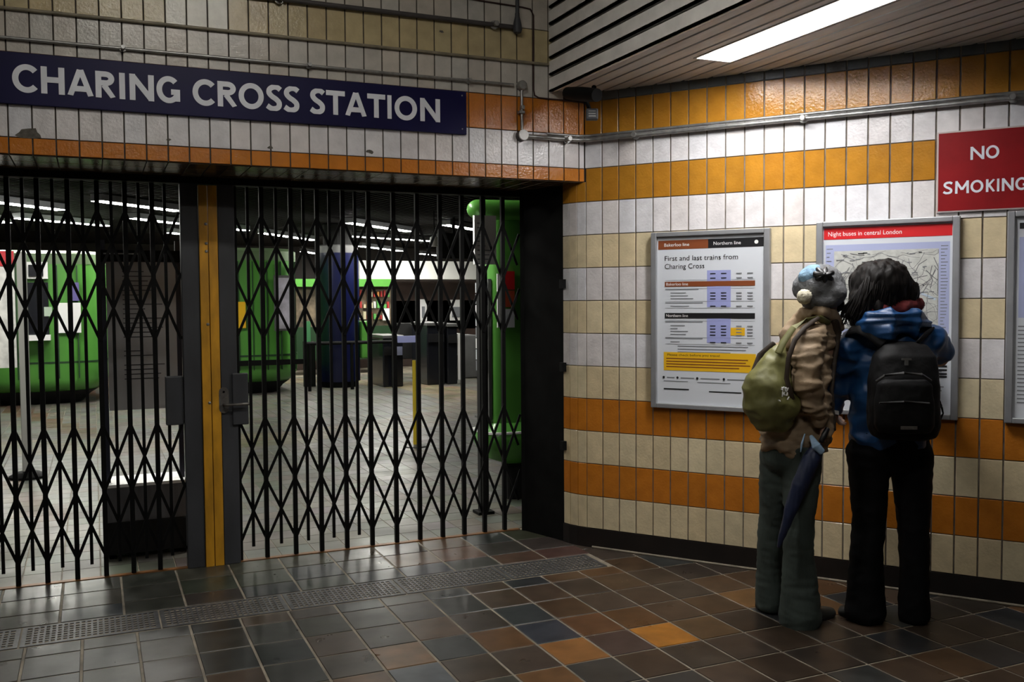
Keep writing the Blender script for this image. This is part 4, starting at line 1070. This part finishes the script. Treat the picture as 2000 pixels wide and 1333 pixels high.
# blue patch and dark flower motif on top of the hat
def onhat(px, py): return p(px, py, -.1)
def pad(name, pts, m, par, r=.006, th=.5):
    b = MB(); 
    for q in pts: b.ell(q, r, r*th, r, Matrix((RT, FH, V((0, 0, 1)))).transposed(), 10, 6)
    return b.build(name, m, par, smooth=True)
b = MB(); b.ell(p(1590, 541, -.02), .062, .095, .056, hr@R1); sculpt('blue_band', b, 'knitblue', be, .006, 2, folds(.005, 20, 20))
b = MB()
c_ = p(1611, 537, -.118)
for i in range(7):
    a_ = 2*math.pi*i/7+.3; e_ = c_+RT*.044*math.cos(a_)+V((0, 0, .03*math.sin(a_)))+FH*(.016 if math.sin(a_) < .5 else .04)
    limb(b, [(c_, .009, .006), ((c_+e_)/2-FH*.004, .014, .012), (e_, .009, .012)], 8)
b.ell(c_, .012, .008, .01); b.build('flower_motif', 'ink', be, smooth=True)
# jacket
b = MB()
limb(b, [(p(1600, 612), .068, .062), (p(1594, 632), .088, .08), (p(1583, 654), .125, .105), (p(1566, 700), .14, .115), (p(1556, 760), .145, .118), (p(1552, 812), .148, .122), (p(1553, 838), .152, .126)], 28)
limb(b, [(p(1588, 650, -.07), .062), (p(1580, 668, -.12), .073), (p(1574, 705, -.17), .068), (p(1577, 752, -.2), .062), (p(1590, 792, -.17), .053), (p(1601, 820, -.13), .042)], 20)
limb(b, [(p(1592, 650, .07), .062), (p(1606, 672, .14), .07), (p(1616, 735, .2), .06), (p(1620, 790, .2), .044)], 20)
limb(b, [(p(1550, 838), .152, .13), (p(1553, 866), .16, .142)], 24)
limb(b, [(p(1596, 700, -.02), .05, .09), (p(1600, 760, -.04), .045, .09), (p(1608, 850, -.05), .035, .08)], 16)
def f1(c):
    z_ = noise.noise(V((c.x*6, c.y*6, c.z*30))); y_ = noise.noise(V((c.x*14, c.y*14, c.z*22+9)))
    return .017*(.45-abs(z_)*2)+.009*(.4-abs(y_)*2)
jk = sculpt('jacket', b, 'tan', w1, .009, 3, f1)
b = MB()      # hood / stand collar
limb(b, [(p(1560, 628, -.05), .03, .03), (p(1572, 612, -.09), .034, .03), (p(1600, 606, -.09), .034, .032), (p(1626, 616, -.05), .03, .032), (p(1638, 640, .02), .028, .03)], 14)
limb(b, [(p(1562, 625, -.03), .04, .05), (p(1546, 655, -.06), .055, .04), (p(1540, 680, -.075), .04, .025)], 14)
sculpt('collar', b, 'tan', jk, .008, 2, folds(.008, 15, 15))
b = MB(); limb(b, [(p(1628, 622, -.06), .02), (p(1636, 650, -.04), .018), (p(1632, 690, -.06), .012), (p(1624, 760, -.09), .01), (p(1628, 840, -.09), .012)], 10); sculpt('lapel', b, 'tandark', jk, .006, 1, folds(.004, 20, 20))
# jeans
b = MB()
limb(b, [(p(1548, 862), .115, .105), (p(1546, 880), .132, .117), (p(1546, 900), .132, .115)], 24)
limb(b, [(p(1566, 880, -.05), .09, .1), (p(1564, 950, -.06), .08, .09), (p(1560, 1020, -.05), .067, .075), (p(1560, 1090, -.03), .068, .075), (p(1562, 1150, -.02), .082, .085), (p(1563, 1196, -.01), .096, .098), (p(1564, 1210, 0), .1, .1)], 24)
limb(b, [(p(1520, 880, .05), .08, .095), (p(1512, 950, .08), .068, .085), (p(1507, 1020, .12), .06, .07), (p(1503, 1090, .15), .058, .07), (p(1503, 1150, .17), .064, .078), (p(1504, 1178, .18), .068, .082)], 24)
sculpt('jeans', b, 'jeans', w1, .009, 4, lambda c: .008*(.5-abs(noise.noise(V((c.x*9, c.y*9, c.z*5))))*1.6)+.004*(.4-abs(noise.noise(V((c.x*8, c.y*8, c.z*28))))*2))
shoe('shoe', gz(p(1627, 1208, .12)), gz(p(1545, 1222, .0)), 'shoe', w1, .046, .07)
shoe('shoe', gz(p(1545, 1180, .27)), gz(p(1482, 1190, .2)), 'shoe', w1, .043, .07)
# olive shoulder bag
bg = thing('shoulder_bag', 'slouchy olive green bag slung on the back of the person in the tan jacket', 'bag', p(1500, 755, -.2))
b = MB()
limb(b, [(p(1522, 685, -.10), .03, .04), (p(1512, 712, -.14), .07, .06), (p(1500, 750, -.16), .108, .08), (p(1498, 785, -.16), .118, .09), (p(1515, 812, -.15), .10, .08), (p(1532, 826, -.14), .06, .05)], 26)
b.ell(p(1534, 795, -.18), .065, .06, .07)
sculpt('bag_body', b, 'bag', bg, .009, 4, folds(.015, 9, 7, 3))
b = MB(); st = [p(1520, 690, -.19), p(1530, 668, -.17), p(1550, 640, -.15), p(1575, 626, -.14), p(1600, 622, -.12), p(1618, 632, -.08)]
b.mt('bag')
limb(b, [(q, .016, .006) for q in st], 10, RT+V((0, 0, .6))); b.build('strap', 'bag', bg, smooth=True)
b = MB(); st = [p(1548, 780, -.22), p(1536, 740, -.23), p(1540, 700, -.225), p(1552, 665, -.215), p(1572, 640, -.17), p(1598, 620, -.13)]
limb(b, [(q, .011, .006) for q in st], 10); b.build('strap', 'tandark', bg, smooth=True)
b = MB(); st = [p(1470, 770, -.15), p(1472, 730, -.10), p(1485, 695, -.08), p(1512, 672, -.10)]
limb(b, [(q, .016, .01) for q in st], 10); b.build('handle', 'tandark', bg, smooth=True)
b = MB(); rg = random.Random(2); c_ = p(1529, 772, -.248)
for i in range(16):
    q = c_+RT*rg.uniform(-.022, .022)+V((0, 0, rg.uniform(-.03, .03))); e_ = q+RT*rg.uniform(-.01, .012)+V((0, 0, rg.uniform(.004, .014)))
    limb(b, [(q, .0032), (e_, .003)], 6)
b.build('white_print', 'white', bg)
# furled umbrella
um = thing('umbrella', 'furled navy umbrella with pale blue strap hanging diagonally beside the jeans', 'umbrella', p(1560, 960, -.2))
b = MB(); limb(b, [(p(1598, 872, -.17), .024), (p(1586, 895, -.18), .04, .034), (p(1562, 950, -.19), .038, .032), (p(1540, 1010, -.18), .026), (p(1520, 1070, -.16), .009)], 18)
sculpt('canopy', b, 'navy', um, .006, 2, lambda c: .004*noise.noise(V((c.x*60, c.y*60, c.z*12))))
b = MB(); limb(b, [(p(1604, 862, -.17), .012), (p(1611, 848, -.165), .013), (p(1616, 838, -.16), .011)], 12); b.build('handle', 'ink', um, smooth=True)
b = MB(); limb(b, [(p(1584, 852, -.18), .010, .006), (p(1594, 872, -.215), .022, .01), (p(1606, 884, -.21), .016, .009)], 12); limb(b, [(p(1572, 848, -.19), .004), (p(1566, 868, -.20), .006), (p(1564, 884, -.2), .004)], 8); sculpt('strap', b, 'ltblue', um, .004, 1)

# ---------------------------------------------------------------- person in the blue jacket
D2 = 4.38
def p(x, y, d=0): return dep(x, y, D2+d)
w2 = thing('person', 'person with dark wavy hair in a blue hooded jacket and black trousers, facing the map', 'person', gz(p(1735, 1215)))
face2 = (FH+RT*.12-V((0, 0, .12))).normalized(); tl = V((0, 0, 1))-RT*.1
hc2 = p(1724, 566, .03)
b = MB(); T2, R2 = head(b, hc2, face2, tl)
limb(b, [(hc2-V((0, 0, .03)), .058), (p(1732, 612), .058), (p(1736, 640), .07)], 16)
limb(b, [(p(1737, 632), .08, .07), (p(1738, 660), .175, .09), (p(1738, 700), .165, .1), (p(1738, 770), .14, .09), (p(1737, 850), .13, .09)], 22)
shl, ell_, wrl = p(1668, 668, .02), p(1640, 745, .07), p(1632, 790, .13)
limb(b, [(shl, .052), (ell_, .043), (wrl, .03)], 14); hand(b, wrl, p(1630, 822, .2)-wrl, RT, .6)
shr, elr, wrr = p(1806, 668), p(1836, 700, .06), p(1792, 655, .27)
limb(b, [(shr, .052), (elr, .043), (wrr, .03)], 14); hand(b, wrr, p(1770, 622, .34)-wrr, FH, .3, thumb=-1)
limb(b, [(p(1704, 880), .07), (p(1695, 1020), .058), (p(1690, 1190), .04)], 16)
limb(b, [(p(1772, 880), .07), (p(1782, 1020), .058), (p(1784, 1190), .04)], 16)
sculpt('body', b, 'skin', w2, .006, 3)
eyes(T2, R2, w2)
# hair
b = MB()
b.ell(p(1722, 556, .0), .142, .135, .118); b.ell(p(1700, 585, -.01), .095, .1, .10); b.ell(p(1750, 575, .0), .10, .105, .09)
b.ell(p(1685, 612, -.02), .058, .06, .07); b.ell(p(1718, 598, -.05), .1, .07, .07); b.ell(p(1768, 592, .0), .06, .06, .05)
b.ell(p(1676, 628, .0), .032, .04, .04)
hr_ = sculpt('hair', b, 'hair', w2, .008, 2, lambda c: .016*noise.noise(V((c.x*26, c.y*26, c.z*9)))+.008*noise.noise(V((c.x*60, c.y*60, c.z*16))))
b = MB(); rg = random.Random(9)
for i in range(420):
    a_ = rg.uniform(-1, 1); dx = a_*64; top = 520+abs(a_)**2*42+rg.uniform(-4, 8)
    dd = -.135*math.sqrt(max(0, 1-a_*a_))*.85+rg.uniform(-.012, .012)
    x0 = 1722+dx*.55; x1 = 1722+dx*1.02; x2 = x1+rg.uniform(-10, 10)-6; end = (628 if a_ < -.3 else 604)+rg.uniform(-12, 8)
    mid = (top+end)/2
    limb(b, [(p(x0, top, dd*.6), .003), (p((x0+x1)/2, top+12, dd*.85), .004), (p(x1, mid, dd), .0045), (p(x2, end-14, dd*.95), .004), (p(x2+rg.uniform(-8, 8), end, dd*.9), .002)], 5)
b.build('strands', 'hair', hr_, smooth=2)
b = MB(); limb(b, [(p(1690, 612, -.07), .03, .03), (p(1726, 606, -.1), .036, .03), (p(1762, 598, -.09), .04, .03), (p(1790, 596, -.03), .034, .03), (p(1792, 594, .05), .03, .03)], 14); sculpt('scarf', b, 'scarf', w2, .007, 2, folds(.008, 20, 20))
# jacket
b = MB()
limb(b, [(p(1738, 618), .085, .078), (p(1739, 640), .15, .1), (p(1740, 662), .195, .118), (p(1742, 700), .198, .125), (p(1740, 760), .19, .125), (p(1738, 815), .188, .128), (p(1737, 850), .192, .132), (p(1737, 858), .19, .13)], 30)
limb(b, [(p(1682, 662), .075), (p(1663, 680), .082), (p(1645, 720, .05), .074), (p(1637, 760, .08), .062), (p(1633, 785, .12), .05), (p(1632, 797, .14), .042)], 22)
limb(b, [(p(1792, 655), .075), (p(1815, 668, .0), .082), (p(1832, 686, .04), .068), (p(1826, 688, .12), .058), (p(1802, 668, .22), .05), (p(1790, 655, .27), .042)], 22)
def f2(c):
    n_ = noise.noise(V((c.x*6, c.y*6, c.z*11+4))); m_ = noise.noise(V((c.x*12, c.y*12, c.z*20)))
    return .02*(.5-abs(n_)*2)+.008*(.4-abs(m_)*2)
j2 = sculpt('jacket', b, 'bluejkt', w2, .009, 3, f2)
b = MB()   # hood lying on the back
limb(b, [(p(1680, 640, -.07), .03, .035), (p(1700, 628, -.13), .045, .045), (p(1740, 622, -.16), .055, .05), (p(1785, 622, -.13), .045, .045), (p(1808, 632, -.06), .03, .035)], 18)
limb(b, [(p(1692, 645, -.12), .035, .04), (p(1735, 652, -.17), .05, .05), (p(1785, 645, -.13), .04, .04)], 18)
sculpt('hood', b, 'bluejkt', j2, .008, 3, lambda c: .011*(.5-abs(noise.noise(V((c.x*4, c.y*4, c.z*34))))*2))
b = MB()
limb(b, [(p(1737, 842), .175, .125), (p(1737, 875), .185, .13), (p(1737, 900), .18, .12)], 26)
limb(b, [(p(1696, 880), .1, .11), (p(1697, 950), .086, .095), (p(1697, 1020), .073, .082), (p(1692, 1090), .074, .082), (p(1690, 1150, .01), .084, .088), (p(1690, 1200, .01), .092, .094)], 24)
limb(b, [(p(1778, 880), .1, .11), (p(1782, 950), .083, .095), (p(1784, 1020), .07, .08), (p(1785, 1090), .064, .075), (p(1785, 1150), .066, .075), (p(1785, 1206), .07, .08)], 24)
sculpt('trousers', b, 'trous', w2, .009, 4, folds(.008, 7, 9, 5))
shoe('shoe', gz(p(1640, 1197, .12)), gz(p(1705, 1224, .0)), 'shoeblk', w2, .047, .075)
shoe('shoe', gz(p(1790, 1200, .2)), gz(p(1782, 1226, .0)), 'shoeblk', w2, .048, .075)
# paper in the lowered hand
b = MB(); q = p(1622, 806, .07); b.boxf(q-RT*.02, RT*.06+V((0, 0, -.012)), FH*.03, V((0, 0, .018))); tag(b.build('folded_paper', 'white'), 'small folded white paper in the lowered left hand of the person in blue', 'paper')
# backpack
bk = thing('backpack', 'black backpack with small pale logo worn by the person in the blue jacket', 'backpack', p(1765, 760, -.22))
def rbox(mb, prof, yc, pw=3.0, n=32):
    rings = []
    for (x_, y_, rx_, ry_, d_) in prof:
        c_ = p(x_, y_, d_); ring = []
        for k in range(n):
            a_ = 2*math.pi*k/n; cx_, sx_ = math.cos(a_), math.sin(a_)
            ring.append(c_+RT*rx_*abs(cx_)**(2/pw)*(1 if cx_ >= 0 else -1)+FH*ry_*abs(sx_)**(2/pw)*(1 if sx_ >= 0 else -1))
        rings.append(ring)
    mb.loft(rings)
b = MB(); rbox(b, [(1765, 668, .05, .03, -.17), (1765, 674, .1, .06, -.18), (1765, 695, .132, .085, -.2), (1764, 740, .145, .1, -.215), (1764, 790, .15, .105, -.22), (1764, 835, .15, .1, -.22), (1764, 852, .135, .085, -.215), (1764, 858, .1, .06, -.21)], 0)
sculpt('pack_body', b, 'packblk', bk, .009, 3, folds(.006, 8, 8))
b = MB(); rbox(b, [(1766, 742, .09, .03, -.31), (1766, 750, .115, .045, -.315), (1766, 790, .125, .055, -.32), (1766, 830, .125, .055, -.32), (1766, 845, .11, .04, -.315)], 0)
sculpt('front_pocket', b, 'packblk', bk, .008, 3, folds(.004, 10, 10))
b = MB(); limb(b, [(p(1712, 745, -.33), .006), (p(1728, 734, -.345), .006), (p(1765, 729, -.35), .006), (p(1800, 732, -.345), .006), (p(1818, 744, -.33), .006)], 8); limb(b, [(p(1718, 788, -.372), .004), (p(1765, 785, -.378), .004), (p(1815, 788, -.37), .004)], 8); b.build('zip', mat('zip_grey', (.05, .05, .05), .4, metal=.3), bk, smooth=True)
for s_, st in (('l', [p(1725, 672, -.19), p(1700, 652, -.155), p(1678, 642, -.12), p(1660, 646, -.06), p(1650, 662, .04), p(1652, 690, .12)]), ('r', [p(1790, 672, -.19), p(1806, 655, -.14), p(1818, 648, -.06), p(1826, 656, .03)])):
    b = MB(); limb(b, [(q, .026, .008) for q in st], 12, V((.2, 0, 1))+RT*.6); b.build('strap', 'packblk', bk, smooth=True)
b = MB(); q = p(1770, 700, -.312)
b.boxf(q-RT*.02, RT*.042, -FH*.004, V((0, 0, -.009))); b.boxf(q-RT*.007-V((0, 0, .009)), RT*.015, -FH*.004, V((0, 0, -.022))); b.build('logo_tab', 'pipe', bk)
b = MB(); q = p(1775, 833, -.385); b.boxf(q-RT*.035, RT*.07, -FH*.004, V((0, 0, -.014))); b.build('label', 'zip' if 'zip' in M else 'plate', bk)
b = MB()
for j_ in range(3):
    limb(b, [(p(1826, 770+8*j_, -.2), .004), (p(1836+2*j_, 785+6*j_, -.18), .004), (p(1842, 808, -.17), .004), (p(1830, 826+5*j_, -.2), .004)], 6)
b.ell(p(1822, 848, -.2), .02, .02, .02); b.build('side_cord', 'packblk', bk, smooth=True)
